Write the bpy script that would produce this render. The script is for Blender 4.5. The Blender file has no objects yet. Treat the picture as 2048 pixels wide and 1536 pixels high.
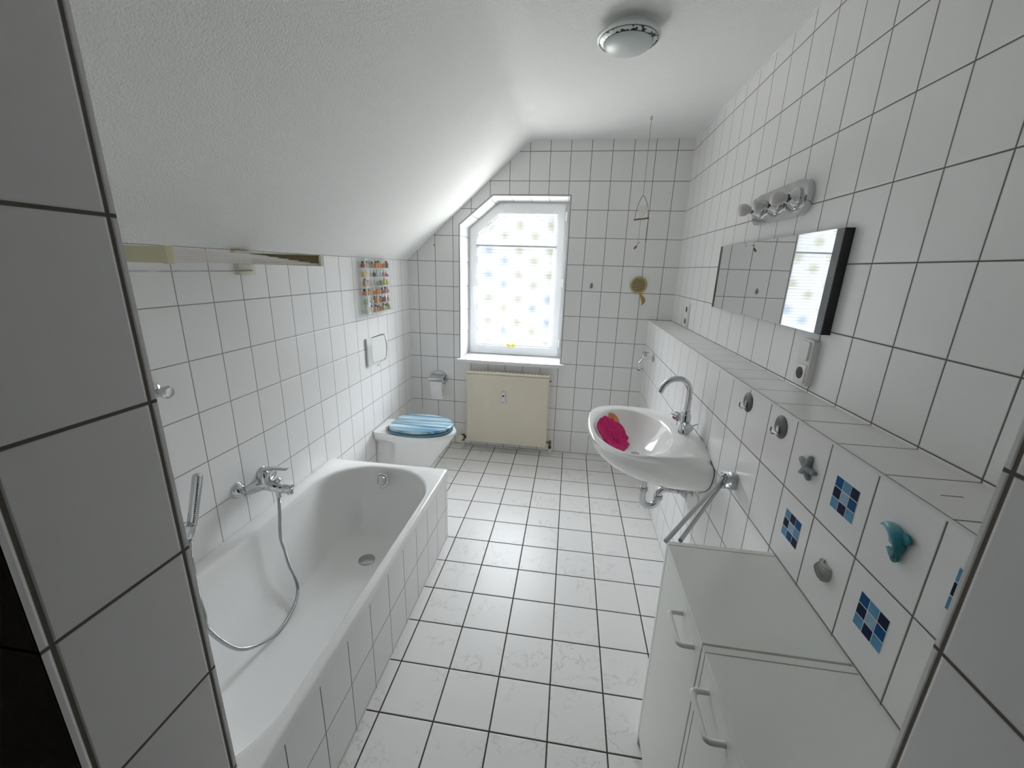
import bpy, bmesh, math, random
from mathutils import Vector, Matrix, noise
random.seed(7)
PI = math.pi
S = bpy.context.scene
COL = S.collection
XL, XR, XK = -1.29, 0.8594, 0.687      # left wall, upper right wall, front of the half-height wall
YE, YH = -2.975, -3.13                 # the two faces of the entrance wall
JL, JR = -0.402, 0.458                 # door jambs
ZC = 2.478
K0, KP = 0.8074, 0.1995                # tile courses: z = K0 + KP*k

# ------------------------------------------------------------ camera, world, exposure
cd = bpy.data.cameras.new('camera'); cam = bpy.data.objects.new('camera', cd); COL.objects.link(cam)
cam.location = (0.0663, -3.364, 1.5654); cam.rotation_euler = (1.2946, -0.0288, 0.1421)
cd.sensor_width = 36; cd.sensor_fit = 'HORIZONTAL'; cd.lens = 816.17/2048*36; cd.clip_start = 0.01
S.camera = cam
S.view_settings.view_transform = 'Standard'
S.view_settings.look = 'None'
S.view_settings.gamma = 1
S.view_settings.use_curve_mapping = False
S.view_settings.exposure = 0.07
S.cycles.max_bounces = 20; S.cycles.diffuse_bounces = 16; S.cycles.glossy_bounces = 8; S.cycles.transparent_max_bounces = 40

w = bpy.data.worlds.new('overcast_sky'); S.world = w; w.use_nodes = True
nt = w.node_tree; nt.nodes.clear()
out = nt.nodes.new('ShaderNodeOutputWorld'); bg = nt.nodes.new('ShaderNodeBackground')
geo = nt.nodes.new('ShaderNodeTexCoord'); sx = nt.nodes.new('ShaderNodeSeparateXYZ')
cr = nt.nodes.new('ShaderNodeValToRGB')
mr = nt.nodes.new('ShaderNodeMapRange'); mr.inputs['From Min'].default_value = -1; mr.inputs['From Max'].default_value = 1
nt.links.new(geo.outputs['Generated'], sx.inputs[0]); nt.links.new(sx.outputs['Z'], mr.inputs['Value'])
nt.links.new(mr.outputs[0], cr.inputs[0]); nt.links.new(cr.outputs[0], bg.inputs['Color']); nt.links.new(bg.outputs[0], out.inputs[0])
e = cr.color_ramp.elements
SKY = [(0.0, (0.36, 0.35, 0.33)), (0.34, (0.36, 0.35, 0.33)), (0.41, (0.008, 0.0085, 0.008)), (0.50, (0.009, 0.0094, 0.0099)), (0.57, (0.011, 0.0115, 0.0125)), (0.67, (0.98, 1.0, 1.04)), (0.80, (0.80, 0.83, 0.88)), (1.0, (0.55, 0.57, 0.60))]
e[0].position = SKY[0][0]; e[0].color = (*SKY[0][1], 1); e[1].position = SKY[-1][0]; e[1].color = (*SKY[-1][1], 1)
for p_, c_ in SKY[1:-1]:
    n_ = cr.color_ramp.elements.new(p_); n_.color = (*c_, 1)
bg.inputs['Strength'].default_value = 58.0

pl_ = bpy.data.lights.new('window_portal', 'AREA'); pl_.shape = 'RECTANGLE'; pl_.size = 0.86; pl_.size_y = 1.34
pl_.cycles.is_portal = True
po = bpy.data.objects.new('window_portal', pl_); COL.objects.link(po)
po.location = (-0.414, 0.37, 1.44); po.rotation_euler = (-PI/2, 0, 0)

# ------------------------------------------------------------ materials
def new_mat(name):
    m = bpy.data.materials.new(name); m.use_nodes = True
    b = m.node_tree.nodes['Principled BSDF']
    return m, m.node_tree, b

def mat(name, col, rough=0.5, metal=0.0, coat=0.0, bump=0.0, bscale=60, var=0.0, spec=0.5, bdist=0.002):
    m, t, b = new_mat(name)
    b.inputs['Base Color'].default_value = (*col, 1); b.inputs['Roughness'].default_value = rough
    b.inputs['Metallic'].default_value = metal; b.inputs['Coat Weight'].default_value = coat
    b.inputs['Specular IOR Level'].default_value = spec
    tc = t.nodes.new('ShaderNodeTexCoord'); nz = t.nodes.new('ShaderNodeTexNoise')
    nz.inputs['Scale'].default_value = bscale; nz.inputs['Detail'].default_value = 3
    t.links.new(tc.outputs['Object'], nz.inputs['Vector'])
    if var:
        mx = t.nodes.new('ShaderNodeMix'); mx.data_type = 'RGBA'
        mx.inputs[6].default_value = (*[c*(1-var) for c in col], 1); mx.inputs[7].default_value = (*[min(1, c*(1+var)) for c in col], 1)
        t.links.new(nz.outputs['Fac'], mx.inputs[0]); t.links.new(mx.outputs[2], b.inputs['Base Color'])
    if bump:
        bp = t.nodes.new('ShaderNodeBump'); bp.inputs['Strength'].default_value = bump; bp.inputs['Distance'].default_value = bdist
        t.links.new(nz.outputs['Fac'], bp.inputs['Height']); t.links.new(bp.outputs[0], b.inputs['Normal'])
    return m

def math_node(t, op, a, b=None, c=None):
    n = t.nodes.new('ShaderNodeMath'); n.operation = op
    for i, v in enumerate((a, b, c)):
        if v is None: continue
        if isinstance(v, (int, float)): n.inputs[i].default_value = v
        else: t.links.new(v, n.inputs[i])
    return n.outputs[0]

def tiles(name, off, pitch, grout, tile_col, grout_col, rough, kind='wall', use='xyz'):
    """ceramic tiles on a world grid; lines of an axis are dropped on faces that look along it"""
    m, t, b = new_mat(name)
    g = t.nodes.new('ShaderNodeNewGeometry')
    sp = t.nodes.new('ShaderNodeSeparateXYZ'); t.links.new(g.outputs['Position'], sp.inputs[0])
    sn = t.nodes.new('ShaderNodeSeparateXYZ'); t.links.new(g.outputs['True Normal'], sn.inputs[0])
    thr = (0.7, 0.7, 0.7)
    dist = None; cells = []
    for i, ax in enumerate('xyz'):
        u = math_node(t, 'DIVIDE', math_node(t, 'SUBTRACT', sp.outputs[i], off[i]), pitch[i])
        fl = math_node(t, 'FLOOR', u); cells.append(fl)
        if ax not in use: continue
        fr = math_node(t, 'SUBTRACT', u, fl)
        d = math_node(t, 'MULTIPLY', math_node(t, 'SUBTRACT', 0.5, math_node(t, 'ABSOLUTE', math_node(t, 'SUBTRACT', fr, 0.5))), pitch[i])
        k = math_node(t, 'GREATER_THAN', math_node(t, 'ABSOLUTE', sn.outputs[i]), thr[i])
        d = math_node(t, 'ADD', d, k)
        dist = d if dist is None else math_node(t, 'MINIMUM', dist, d)
    ms = t.nodes.new('ShaderNodeMapRange'); ms.interpolation_type = 'SMOOTHSTEP'
    ms.inputs['From Min'].default_value = grout*0.5-0.0004; ms.inputs['From Max'].default_value = grout*0.5+0.0006
    t.links.new(dist, ms.inputs['Value'])
    cv = t.nodes.new('ShaderNodeCombineXYZ')
    for i in range(3): t.links.new(cells[i], cv.inputs[i])
    wn = t.nodes.new('ShaderNodeTexWhiteNoise'); t.links.new(cv.outputs[0], wn.inputs['Vector'])
    tcol = t.nodes.new('ShaderNodeMix'); tcol.data_type = 'RGBA'
    tcol.inputs[6].default_value = (*[c*0.985 for c in tile_col], 1); tcol.inputs[7].default_value = (*tile_col, 1)
    t.links.new(wn.outputs['Value'], tcol.inputs[0]); colr = tcol.outputs[2]
    if kind == 'floor':
        # marbled veins, shifted from tile to tile
        ad = t.nodes.new('ShaderNodeVectorMath'); ad.operation = 'MULTIPLY_ADD'
        t.links.new(wn.outputs['Color'], ad.inputs[0]); ad.inputs[1].default_value = (0.35, 0.35, 0.35)
        t.links.new(g.outputs['Position'], ad.inputs[2])
        n1 = t.nodes.new('ShaderNodeTexNoise'); n1.inputs['Scale'].default_value = 9; n1.inputs['Detail'].default_value = 6
        n1.inputs['Roughness'].default_value = 0.62; n1.inputs['Distortion'].default_value = 0.5
        t.links.new(ad.outputs[0], n1.inputs['Vector'])
        v = math_node(t, 'ABSOLUTE', math_node(t, 'SUBTRACT', n1.outputs['Fac'], 0.5))
        vr = t.nodes.new('ShaderNodeMapRange'); vr.inputs['From Min'].default_value = 0.0; vr.inputs['From Max'].default_value = 0.016
        vr.inputs['To Min'].default_value = 1.0; vr.inputs['To Max'].default_value = 0.0; t.links.new(v, vr.inputs['Value'])
        n2 = t.nodes.new('ShaderNodeTexNoise'); n2.inputs['Scale'].default_value = 5; n2.inputs['Detail'].default_value = 2
        t.links.new(ad.outputs[0], n2.inputs['Vector'])
        pr = t.nodes.new('ShaderNodeMapRange'); pr.inputs['From Min'].default_value = 0.47; pr.inputs['From Max'].default_value = 0.60
        t.links.new(n2.outputs['Fac'], pr.inputs['Value'])
        f = math_node(t, 'MULTIPLY', math_node(t, 'MULTIPLY', vr.outputs[0], pr.outputs[0]), 0.62)
        mx = t.nodes.new('ShaderNodeMix'); mx.data_type = 'RGBA'
        t.links.new(f, mx.inputs[0]); t.links.new(colr, mx.inputs[6]); mx.inputs[7].default_value = (0.50, 0.47, 0.40, 1)
        colr = mx.outputs[2]
    fin = t.nodes.new('ShaderNodeMix'); fin.data_type = 'RGBA'
    t.links.new(ms.outputs[0], fin.inputs[0]); fin.inputs[6].default_value = (*grout_col, 1); t.links.new(colr, fin.inputs[7])
    t.links.new(fin.outputs[2], b.inputs['Base Color']); b.inputs['Specular IOR Level'].default_value = 0.3 if kind == 'floor' else 0.42
    rr = t.nodes.new('ShaderNodeMapRange'); rr.inputs['To Min'].default_value = 0.9; rr.inputs['To Max'].default_value = rough
    t.links.new(ms.outputs[0], rr.inputs['Value']); t.links.new(rr.outputs[0], b.inputs['Roughness'])
    # pillowed edges plus a faint waviness of the glaze
    h = t.nodes.new('ShaderNodeMapRange'); h.interpolation_type = 'SMOOTHSTEP'
    h.inputs['From Min'].default_value = grout*0.3; h.inputs['From Max'].default_value = grout*0.5+0.0025; t.links.new(dist, h.inputs['Value'])
    nw = t.nodes.new('ShaderNodeTexNoise'); nw.inputs['Scale'].default_value = 14; nw.inputs['Detail'].default_value = 1
    t.links.new(g.outputs['Position'], nw.inputs['Vector'])
    hh = math_node(t, 'ADD', h.outputs[0], math_node(t, 'MULTIPLY', nw.outputs['Fac'], 0.12))
    bp = t.nodes.new('ShaderNodeBump'); bp.inputs['Strength'].default_value = 0.7; bp.inputs['Distance'].default_value = 0.0016
    t.links.new(hh, bp.inputs['Height']); t.links.new(bp.outputs[0], b.inputs['Normal'])
    return m

TW = (0.845, 0.84, 0.835); GR = (0.16, 0.15, 0.14)
M_win = tiles('wall_tiles_window', (0.0, 50.07, K0), (0.15, 100, KP), 0.0034, TW, GR, 0.30, use='xz')
M_left = tiles('wall_tiles_left', (0.0, -2.0964, K0), (0.15, 0.1504, KP), 0.0028, TW, (0.24, 0.23, 0.22), 0.27)
M_right = tiles('wall_tiles_right', (0.6935, -1.7975, K0), (10.0, 0.1506, KP), 0.0032, TW, GR, 0.26)
M_apron = tiles('bath_apron_tiles', (-1.29, -1.655, 0.212), (0.15, 0.1503, 0.2), 0.003, TW, GR, 0.25)
M_jamb = tiles('door_jamb_tiles', (JL, -2.9835, K0), (0.2, 0.1375, KP), 0.0040, TW, (0.15, 0.13, 0.11), 0.35)
M_floor = tiles('floor_tiles', (-0.5235, -1.3185, 0), (0.2033, 0.2033, 1), 0.0052, (0.82, 0.805, 0.79), (0.065, 0.05, 0.04), 0.34, 'floor', use='xy')
M_plaster = mat('plaster', (0.86, 0.86, 0.845), 0.9, bump=0.8, bscale=170, bdist=0.006)
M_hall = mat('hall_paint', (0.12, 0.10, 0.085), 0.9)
M_grout = mat('grout_line', GR, 0.9)
M_trim = mat('tile_edge_trim', (0.74, 0.74, 0.74), 0.3)
M_porc = mat('sanitary_porcelain', (0.86, 0.86, 0.85), 0.08, coat=0.4)
M_enamel = mat('bath_enamel', (0.86, 0.86, 0.85), 0.14, coat=0.3)
M_chrome = mat('chrome', (0.62, 0.63, 0.64), 0.09, 1.0)
M_chrome_d = mat('dull_chrome', (0.45, 0.46, 0.47), 0.25, 1.0)
M_plastic = mat('white_plastic', (0.76, 0.76, 0.74), 0.3)
M_pvc = mat('window_pvc', (0.78, 0.79, 0.80), 0.3)
M_cream = mat('cream_plastic', (0.66, 0.62, 0.42), 0.45)
M_creamw = mat('pale_cream_plastic', (0.68, 0.66, 0.55), 0.4)
M_brownp = mat('brown_inner_plastic', (0.24, 0.20, 0.09), 0.5)
M_rod = mat('white_coated_rod', (0.72, 0.69, 0.66), 0.35)
M_rad = mat('radiator_enamel', (0.78, 0.72, 0.59), 0.35, var=0.03, bscale=12)
M_black = mat('black_plastic', (0.012, 0.012, 0.013), 0.35)
M_blackg = mat('black_gloss', (0.010, 0.010, 0.011), 0.12)
M_brass = mat('aged_brass', (0.22, 0.17, 0.09), 0.4, 1.0)
M_paper = mat('tissue_paper', (0.90, 0.90, 0.90), 0.9, bump=0.5, bscale=120)
M_cab = mat('white_laminate', (0.80, 0.81, 0.765), 0.38, var=0.01, bscale=30)
M_handle = mat('white_handle', (0.86, 0.86, 0.83), 0.3)
M_pink = mat('pink_cloth', (0.62, 0.012, 0.16), 0.85, bump=0.8, bscale=160, var=0.15)
M_orange = mat('orange_cloth', (0.70, 0.25, 0.10), 0.85)
M_bulb = mat('frosted_bulb', (0.66, 0.65, 0.64), 0.25)
M_mirror = mat('mirror_glass', (0.86, 0.87, 0.87), 0.01, 1.0)
M_grey = mat('dark_grey_rubber', (0.085, 0.09, 0.10), 0.35)
M_star = mat('grey_starfish', (0.30, 0.345, 0.355), 0.7, bump=1.0, bscale=220, var=0.3, bdist=0.004)
M_wood = mat('driftwood', (0.22, 0.15, 0.11), 0.8, var=0.3, bscale=90)
M_string = mat('string', (0.16, 0.14, 0.12), 0.8)
M_shellw = mat('white_shell', (0.76, 0.76, 0.70), 0.5)
M_straw = mat('woven_straw', (0.50, 0.42, 0.22), 0.8, var=0.25, bscale=200)
M_strawd = mat('dark_straw', (0.13, 0.10, 0.05), 0.8)
M_leaf = mat('yellow_leaf', (0.42, 0.27, 0.04), 0.6, var=0.4, bscale=60)
M_yellow = mat('yellow_clip', (0.80, 0.62, 0.06), 0.5)
M_hole = mat('socket_hole', (0.07, 0.055, 0.035), 0.6)

# lid: sea-blue planks printed along its length
def lid_mat():
    m, t, b = new_mat('blue_plank_print')
    g = t.nodes.new('ShaderNodeNewGeometry'); sp = t.nodes.new('ShaderNodeSeparateXYZ'); t.links.new(g.outputs['Position'], sp.inputs[0])
    wv = t.nodes.new('ShaderNodeTexNoise'); wv.noise_dimensions = '2D'; wv.inputs['Scale'].default_value = 1.0; wv.inputs['Detail'].default_value = 4
    cv = t.nodes.new('ShaderNodeCombineXYZ')
    t.links.new(math_node(t, 'MULTIPLY', sp.outputs[0], 2.0), cv.inputs[0]); t.links.new(math_node(t, 'MULTIPLY', sp.outputs[1], 30.0), cv.inputs[1])
    t.links.new(cv.outputs[0], wv.inputs['Vector'])
    cr = t.nodes.new('ShaderNodeValToRGB'); t.links.new(wv.outputs['Fac'], cr.inputs[0])
    el = cr.color_ramp.elements
    el[0].position = 0.34; el[0].color = (0.09, 0.22, 0.34, 1); el[1].position = 0.66; el[1].color = (0.62, 0.72, 0.74, 1)
    a = el.new(0.46); a.color = (0.26, 0.44, 0.55, 1); a = el.new(0.56); a.color = (0.42, 0.56, 0.62, 1)
    # plank joints
    u = math_node(t, 'DIVIDE', math_node(t, 'ADD', sp.outputs[1], 0.655-0.03), 0.062)
    fr = math_node(t, 'FRACT', u); d = math_node(t, 'ABSOLUTE', math_node(t, 'SUBTRACT', fr, 0.5))
    j = math_node(t, 'LESS_THAN', d, 0.07)
    mx = t.nodes.new('ShaderNodeMix'); mx.data_type = 'RGBA'
    t.links.new(math_node(t, 'MULTIPLY', j, 0.75), mx.inputs[0]); t.links.new(cr.outputs[0], mx.inputs[6]); mx.inputs[7].default_value = (0.10, 0.22, 0.33, 1)
    t.links.new(mx.outputs[2], b.inputs['Base Color']); b.inputs['Roughness'].default_value = 0.18
    return m
M_lid = lid_mat()
M_seatring = mat('teal_seat_print', (0.075, 0.20, 0.26), 0.2, var=0.4, bscale=25)

def glassy(name, tint, gloss=0.12, rough=0.02):
    m = bpy.data.materials.new(name); m.use_nodes = True; t = m.node_tree; t.nodes.clear()
    o = t.nodes.new('ShaderNodeOutputMaterial'); mx = t.nodes.new('ShaderNodeMixShader')
    tr = t.nodes.new('ShaderNodeBsdfTransparent'); tr.inputs[0].default_value = (*tint, 1)
    gl = t.nodes.new('ShaderNodeBsdfGlossy'); gl.inputs['Roughness'].default_value = rough; gl.inputs[0].default_value = (1, 1, 1, 1)
    lw = t.nodes.new('ShaderNodeLayerWeight'); lw.inputs[0].default_value = 0.5
    p4 = math_node(t, 'MULTIPLY_ADD', math_node(t, 'POWER', lw.outputs['Facing'], 4.0), 0.55, gloss)
    t.links.new(p4, mx.inputs[0]); t.links.new(tr.outputs[0], mx.inputs[1]); t.links.new(gl.outputs[0], mx.inputs[2]); t.links.new(mx.outputs[0], o.inputs[0])
    return m
M_pane = glassy('window_pane', (0.97, 0.98, 0.975), 0.04)
M_acryl = glassy('clear_acrylic', (0.975, 0.985, 0.985), 0.03)

def blind_mat():
    m = bpy.data.materials.new('printed_blind_fabric'); m.use_nodes = True; t = m.node_tree; t.nodes.clear()
    o = t.nodes.new('ShaderNodeOutputMaterial')
    g = t.nodes.new('ShaderNodeNewGeometry'); sp = t.nodes.new('ShaderNodeSeparateXYZ'); t.links.new(g.outputs['Position'], sp.inputs[0])
    masks = []; cellc = []
    for k, (ox, oz) in enumerate(((-0.652, 1.709), (-0.521, 1.629))):
        u = math_node(t, 'DIVIDE', math_node(t, 'SUBTRACT', sp.outputs[0], ox), 0.26)
        v = math_node(t, 'DIVIDE', math_node(t, 'SUBTRACT', sp.outputs[2], oz), 0.2)
        ru = math_node(t, 'ROUND', u); rv = math_node(t, 'ROUND', v)
        du = math_node(t, 'MULTIPLY', math_node(t, 'SUBTRACT', u, ru), 0.26)
        dv = math_node(t, 'MULTIPLY', math_node(t, 'SUBTRACT', v, rv), 0.2)
        r = math_node(t, 'SQRT', math_node(t, 'ADD', math_node(t, 'MULTIPLY', du, du), math_node(t, 'MULTIPLY', dv, dv)))
        an = math_node(t, 'ARCTAN2', dv, du)
        sk = math_node(t, 'ADD', 0.76, math_node(t, 'MULTIPLY', math_node(t, 'COSINE', math_node(t, 'MULTIPLY', an, 9.0)), 0.24))
        fo = t.nodes.new('ShaderNodeMapRange'); fo.interpolation_type = 'SMOOTHSTEP'
        fo.inputs['From Min'].default_value = 0.004; fo.inputs['From Max'].default_value = 0.062; fo.inputs['To Min'].default_value = 1; fo.inputs['To Max'].default_value = 0
        t.links.new(r, fo.inputs['Value'])
        masks.append(math_node(t, 'MULTIPLY', fo.outputs[0], sk))
        cv = t.nodes.new('ShaderNodeCombineXYZ'); t.links.new(ru, cv.inputs[0]); t.links.new(rv, cv.inputs[1]); cv.inputs[2].default_value = k+0.3
        wn = t.nodes.new('ShaderNodeTexWhiteNoise'); t.links.new(cv.outputs[0], wn.inputs['Vector'])
        c = t.nodes.new('ShaderNodeMix'); c.data_type = 'RGBA'
        c.inputs[6].default_value = (0.60, 0.60, 0.46, 1); c.inputs[7].default_value = (0.50, 0.58, 0.68, 1)
        t.links.new(math_node(t, 'GREATER_THAN', wn.outputs['Value'], 0.62), c.inputs[0]); cellc.append(c.outputs[2])
    base = (0.90, 0.91, 0.93, 1)
    prev = None
    for mk, cc in zip(masks, cellc):
        x = t.nodes.new('ShaderNodeMix'); x.data_type = 'RGBA'
        t.links.new(mk, x.inputs[0])
        if prev is None: x.inputs[6].default_value = base
        else: t.links.new(prev, x.inputs[6])
        t.links.new(cc, x.inputs[7]); prev = x.outputs[2]
    # pleat shading painted into the cloth colour, darkest along the room-side folds
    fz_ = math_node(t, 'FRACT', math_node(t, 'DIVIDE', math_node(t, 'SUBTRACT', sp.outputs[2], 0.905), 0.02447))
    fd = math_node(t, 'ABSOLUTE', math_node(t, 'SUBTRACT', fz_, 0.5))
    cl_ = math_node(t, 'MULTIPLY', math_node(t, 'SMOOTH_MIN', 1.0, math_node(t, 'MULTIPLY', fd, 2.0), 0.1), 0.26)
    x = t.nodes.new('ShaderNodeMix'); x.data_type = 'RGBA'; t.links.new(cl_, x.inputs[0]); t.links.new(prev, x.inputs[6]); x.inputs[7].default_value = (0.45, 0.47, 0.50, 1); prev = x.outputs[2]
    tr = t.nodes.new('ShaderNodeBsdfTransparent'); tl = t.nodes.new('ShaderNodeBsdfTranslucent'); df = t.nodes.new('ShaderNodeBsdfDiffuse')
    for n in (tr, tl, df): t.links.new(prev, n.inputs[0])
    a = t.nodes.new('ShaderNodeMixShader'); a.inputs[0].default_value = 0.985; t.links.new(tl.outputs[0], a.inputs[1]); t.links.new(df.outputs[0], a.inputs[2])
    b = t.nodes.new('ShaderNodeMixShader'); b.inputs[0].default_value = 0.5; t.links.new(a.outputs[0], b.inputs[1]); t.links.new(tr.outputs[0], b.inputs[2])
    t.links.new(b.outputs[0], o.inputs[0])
    return m
M_blind = blind_mat()

# ------------------------------------------------------------ mesh helpers
def BM(): return bmesh.new()

def add_box(bm, x0, x1, y0, y1, z0, z1, bev=0.0, seg=2):
    vs = [bm.verts.new((x, y, z)) for x in (x0, x1) for y in (y0, y1) for z in (z0, z1)]
    fs = [bm.faces.new([vs[i] for i in q]) for q in ((0,1,3,2),(4,6,7,5),(0,4,5,1),(2,3,7,6),(0,2,6,4),(1,5,7,3))]
    if bev:
        es = list({e for f in fs for e in f.edges})
        bmesh.ops.bevel(bm, geom=es, offset=bev, segments=seg, profile=0.7, affect='EDGES')
    return fs

def frame_of(d):
    d = Vector(d).normalized()
    a = Vector((0, 0, 1)) if abs(d.z) < 0.9 else Vector((1, 0, 0))
    u = d.cross(a).normalized(); v = d.cross(u).normalized()
    return u, v

def add_tube(bm, pts, r, seg=12, cap=True, closed=False):
    pts = [Vector(p) for p in pts]; n = len(pts)
    rad = r if isinstance(r, (list, tuple)) else [r]*n
    rings = []; u = None
    for i, p in enumerate(pts):
        if closed: d = (pts[(i+1) % n]-pts[i-1]).normalized()
        else: d = (pts[min(i+1, n-1)]-pts[max(i-1, 0)]).normalized()
        if u is None: u, v = frame_of(d)
        else:
            u = (u-d*u.dot(d)).normalized(); v = d.cross(u)
        rings.append([bm.verts.new(p+(u*math.cos(2*PI*k/seg)+v*math.sin(2*PI*k/seg))*rad[i]) for k in range(seg)])
    m = n if closed else n-1
    for i in range(m):
        a, b = rings[i], rings[(i+1) % n]
        for k in range(seg): bm.faces.new((a[k], a[(k+1) % seg], b[(k+1) % seg], b[k]))
    if cap and not closed:
        bm.faces.new(list(reversed(rings[0]))); bm.faces.new(rings[-1])
    return rings

def add_cyl(bm, p0, p1, r0, r1=None, seg=24):
    add_tube(bm, [p0, p1], [r0, r0 if r1 is None else r1], seg)

def add_lathe(bm, origin, axis, prof, seg=28):
    """prof: (radius, distance along axis)"""
    o = Vector(origin); d = Vector(axis).normalized(); u, v = frame_of(d)
    rings = []
    for r, h in prof:
        if r < 1e-6: rings.append([bm.verts.new(o+d*h)])
        else: rings.append([bm.verts.new(o+d*h+(u*math.cos(2*PI*k/seg)+v*math.sin(2*PI*k/seg))*r) for k in range(seg)])
    for a, b in zip(rings, rings[1:]):
        for k in range(seg):
            k2 = (k+1) % seg
            if len(a) == 1 and len(b) == 1: continue
            if len(a) == 1: bm.faces.new((a[0], b[k2], b[k]))
            elif len(b) == 1: bm.faces.new((a[k], a[k2], b[0]))
            else: bm.faces.new((a[k], a[k2], b[k2], b[k]))
    for end, rev in ((rings[0], True), (rings[-1], False)):
        if len(end) > 1: bm.faces.new(list(reversed(end)) if rev else end)

def add_loft(bm, rings, cap0=False, cap1=False):
    R = [[bm.verts.new(p) for p in r] for r in rings]; n = len(R[0])
    for a, b in zip(R, R[1:]):
        for k in range(n): bm.faces.new((a[k], a[(k+1) % n], b[(k+1) % n], b[k]))
    if cap0: bm.faces.new(list(reversed(R[0])))
    if cap1: bm.faces.new(R[-1])
    return R

def add_prism(bm, poly, fn, t0, t1, bev=0.0):
    """poly: 2-D outline; fn(a,b,t) -> 3-D point"""
    A = [bm.verts.new(fn(a, b, t0)) for a, b in poly]; B = [bm.verts.new(fn(a, b, t1)) for a, b in poly]
    n = len(poly); fs = [bm.faces.new(A), bm.faces.new(B)]
    for k in range(n): fs.append(bm.faces.new((A[k], A[(k+1) % n], B[(k+1) % n], B[k])))
    if bev:
        es = [e for e in fs[1].edges]
        bmesh.ops.bevel(bm, geom=es, offset=bev, segments=2, profile=0.7, affect='EDGES')

def rrect(cx, cy, hx, hy, r, n=8):
    r = min(r, hx*0.999, hy*0.999); p = []
    for q, (sx, sy) in enumerate(((1, 1), (-1, 1), (-1, -1), (1, -1))):
        for k in range(n+1):
            a = PI/2*(q+k/n)
            p.append((cx+sx*(hx-r)+r*math.cos(a), cy+sy*(hy-r)+r*math.sin(a)))
    return p

ORG = {}
def finish(name, bm, m, parent=None, smooth=True, angle=40):
    bmesh.ops.remove_doubles(bm, verts=bm.verts, dist=1e-6)
    bmesh.ops.recalc_face_normals(bm, faces=bm.faces)
    o0 = Vector((0, 0, 0))
    if parent is not None: o0 = ORG[parent.name]
    if o0.length: bmesh.ops.translate(bm, verts=bm.verts, vec=-o0)
    me = bpy.data.meshes.new(name); bm.to_mesh(me); bm.free()
    for mm in (m if isinstance(m, (list, tuple)) else [m]): me.materials.append(mm)
    o = bpy.data.objects.new(name, me); COL.objects.link(o)
    if smooth:
        me.polygons.foreach_set('use_smooth', [True]*len(me.polygons))
        me.set_sharp_from_angle(angle=math.radians(angle))
    if parent is not None:
        o.parent = parent
    ORG[o.name] = o0
    return o

def solo(name, bm, m, base, label, cat, group=None, smooth=True, angle=40):
    """a thing that is one mesh, origin at its base"""
    b = Vector(base); bmesh.ops.remove_doubles(bm, verts=bm.verts, dist=1e-6); bmesh.ops.recalc_face_normals(bm, faces=bm.faces)
    bmesh.ops.translate(bm, verts=bm.verts, vec=-b)
    me = bpy.data.meshes.new(name); bm.to_mesh(me); bm.free()
    me.materials.append(m)
    o = bpy.data.objects.new(name, me); COL.objects.link(o); o.location = b
    if smooth:
        me.polygons.foreach_set('use_smooth', [True]*len(me.polygons)); me.set_sharp_from_angle(angle=math.radians(angle))
    o['label'] = label; o['category'] = cat
    if group: o['group'] = group
    ORG[o.name] = b
    return o

def thing(name, label, cat, loc, group=None):
    o = bpy.data.objects.new(name, None); COL.objects.link(o); o.location = loc; o.empty_display_size = 0.05
    o['label'] = label; o['category'] = cat
    if group: o['group'] = group
    ORG[o.name] = Vector(loc)
    return o

def struct(name, bm, m, parent=None, smooth=False):
    o = finish(name, bm, m, parent, smooth=smooth)
    if parent is None: o['kind'] = 'structure'
    return o

def bez(pts, n=8):
    """Catmull-Rom through pts"""
    P = [Vector(p) for p in pts]; o = []
    for i in range(len(P)-1):
        p0 = P[max(i-1, 0)]; p1 = P[i]; p2 = P[i+1]; p3 = P[min(i+2, len(P)-1)]
        for k in range(n):
            t = k/n
            o.append(0.5*((2*p1)+(-p0+p2)*t+(2*p0-5*p1+4*p2-p3)*t*t+(-p0+3*p1-3*p2+p3)*t**3))
    o.append(P[-1]); return o

# ------------------------------------------------------------ the room
# floor
bm = BM(); add_box(bm, XL-0.15, XR+0.1, -5.2, 0.0, -0.12, 0.0); struct('floor', bm, M_floor)
# left wall
bm = BM(); add_box(bm, XL-0.15, XL, YE, 0.0, 0, 1.606); struct('wall_left', bm, M_left)
# right: upper wall and half-height wall with its ledge
bm = BM(); add_box(bm, XR, XR+0.15, YE, 0.0, 0, ZC+0.02); struct('wall_right', bm, M_right)
bm = BM(); add_box(bm, XK, XR, YE, 0.0, 0, 1.2); struct('wall_right_lower', bm, M_right)
# white edge strip along the ledge
bm = BM(); add_box(bm, XK-0.0012, XK+0.004, YE, 0.0, 1.1965, 1.2012, 0.0006); struct('trim_1', bm, M_trim)
# short dark scratch cut into the ledge tiles
bm = BM(); add_box(bm, 0.739, 0.775, -2.6195, -2.6172, 1.2, 1.2004); struct('trim_2', bm, M_grout)

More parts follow.
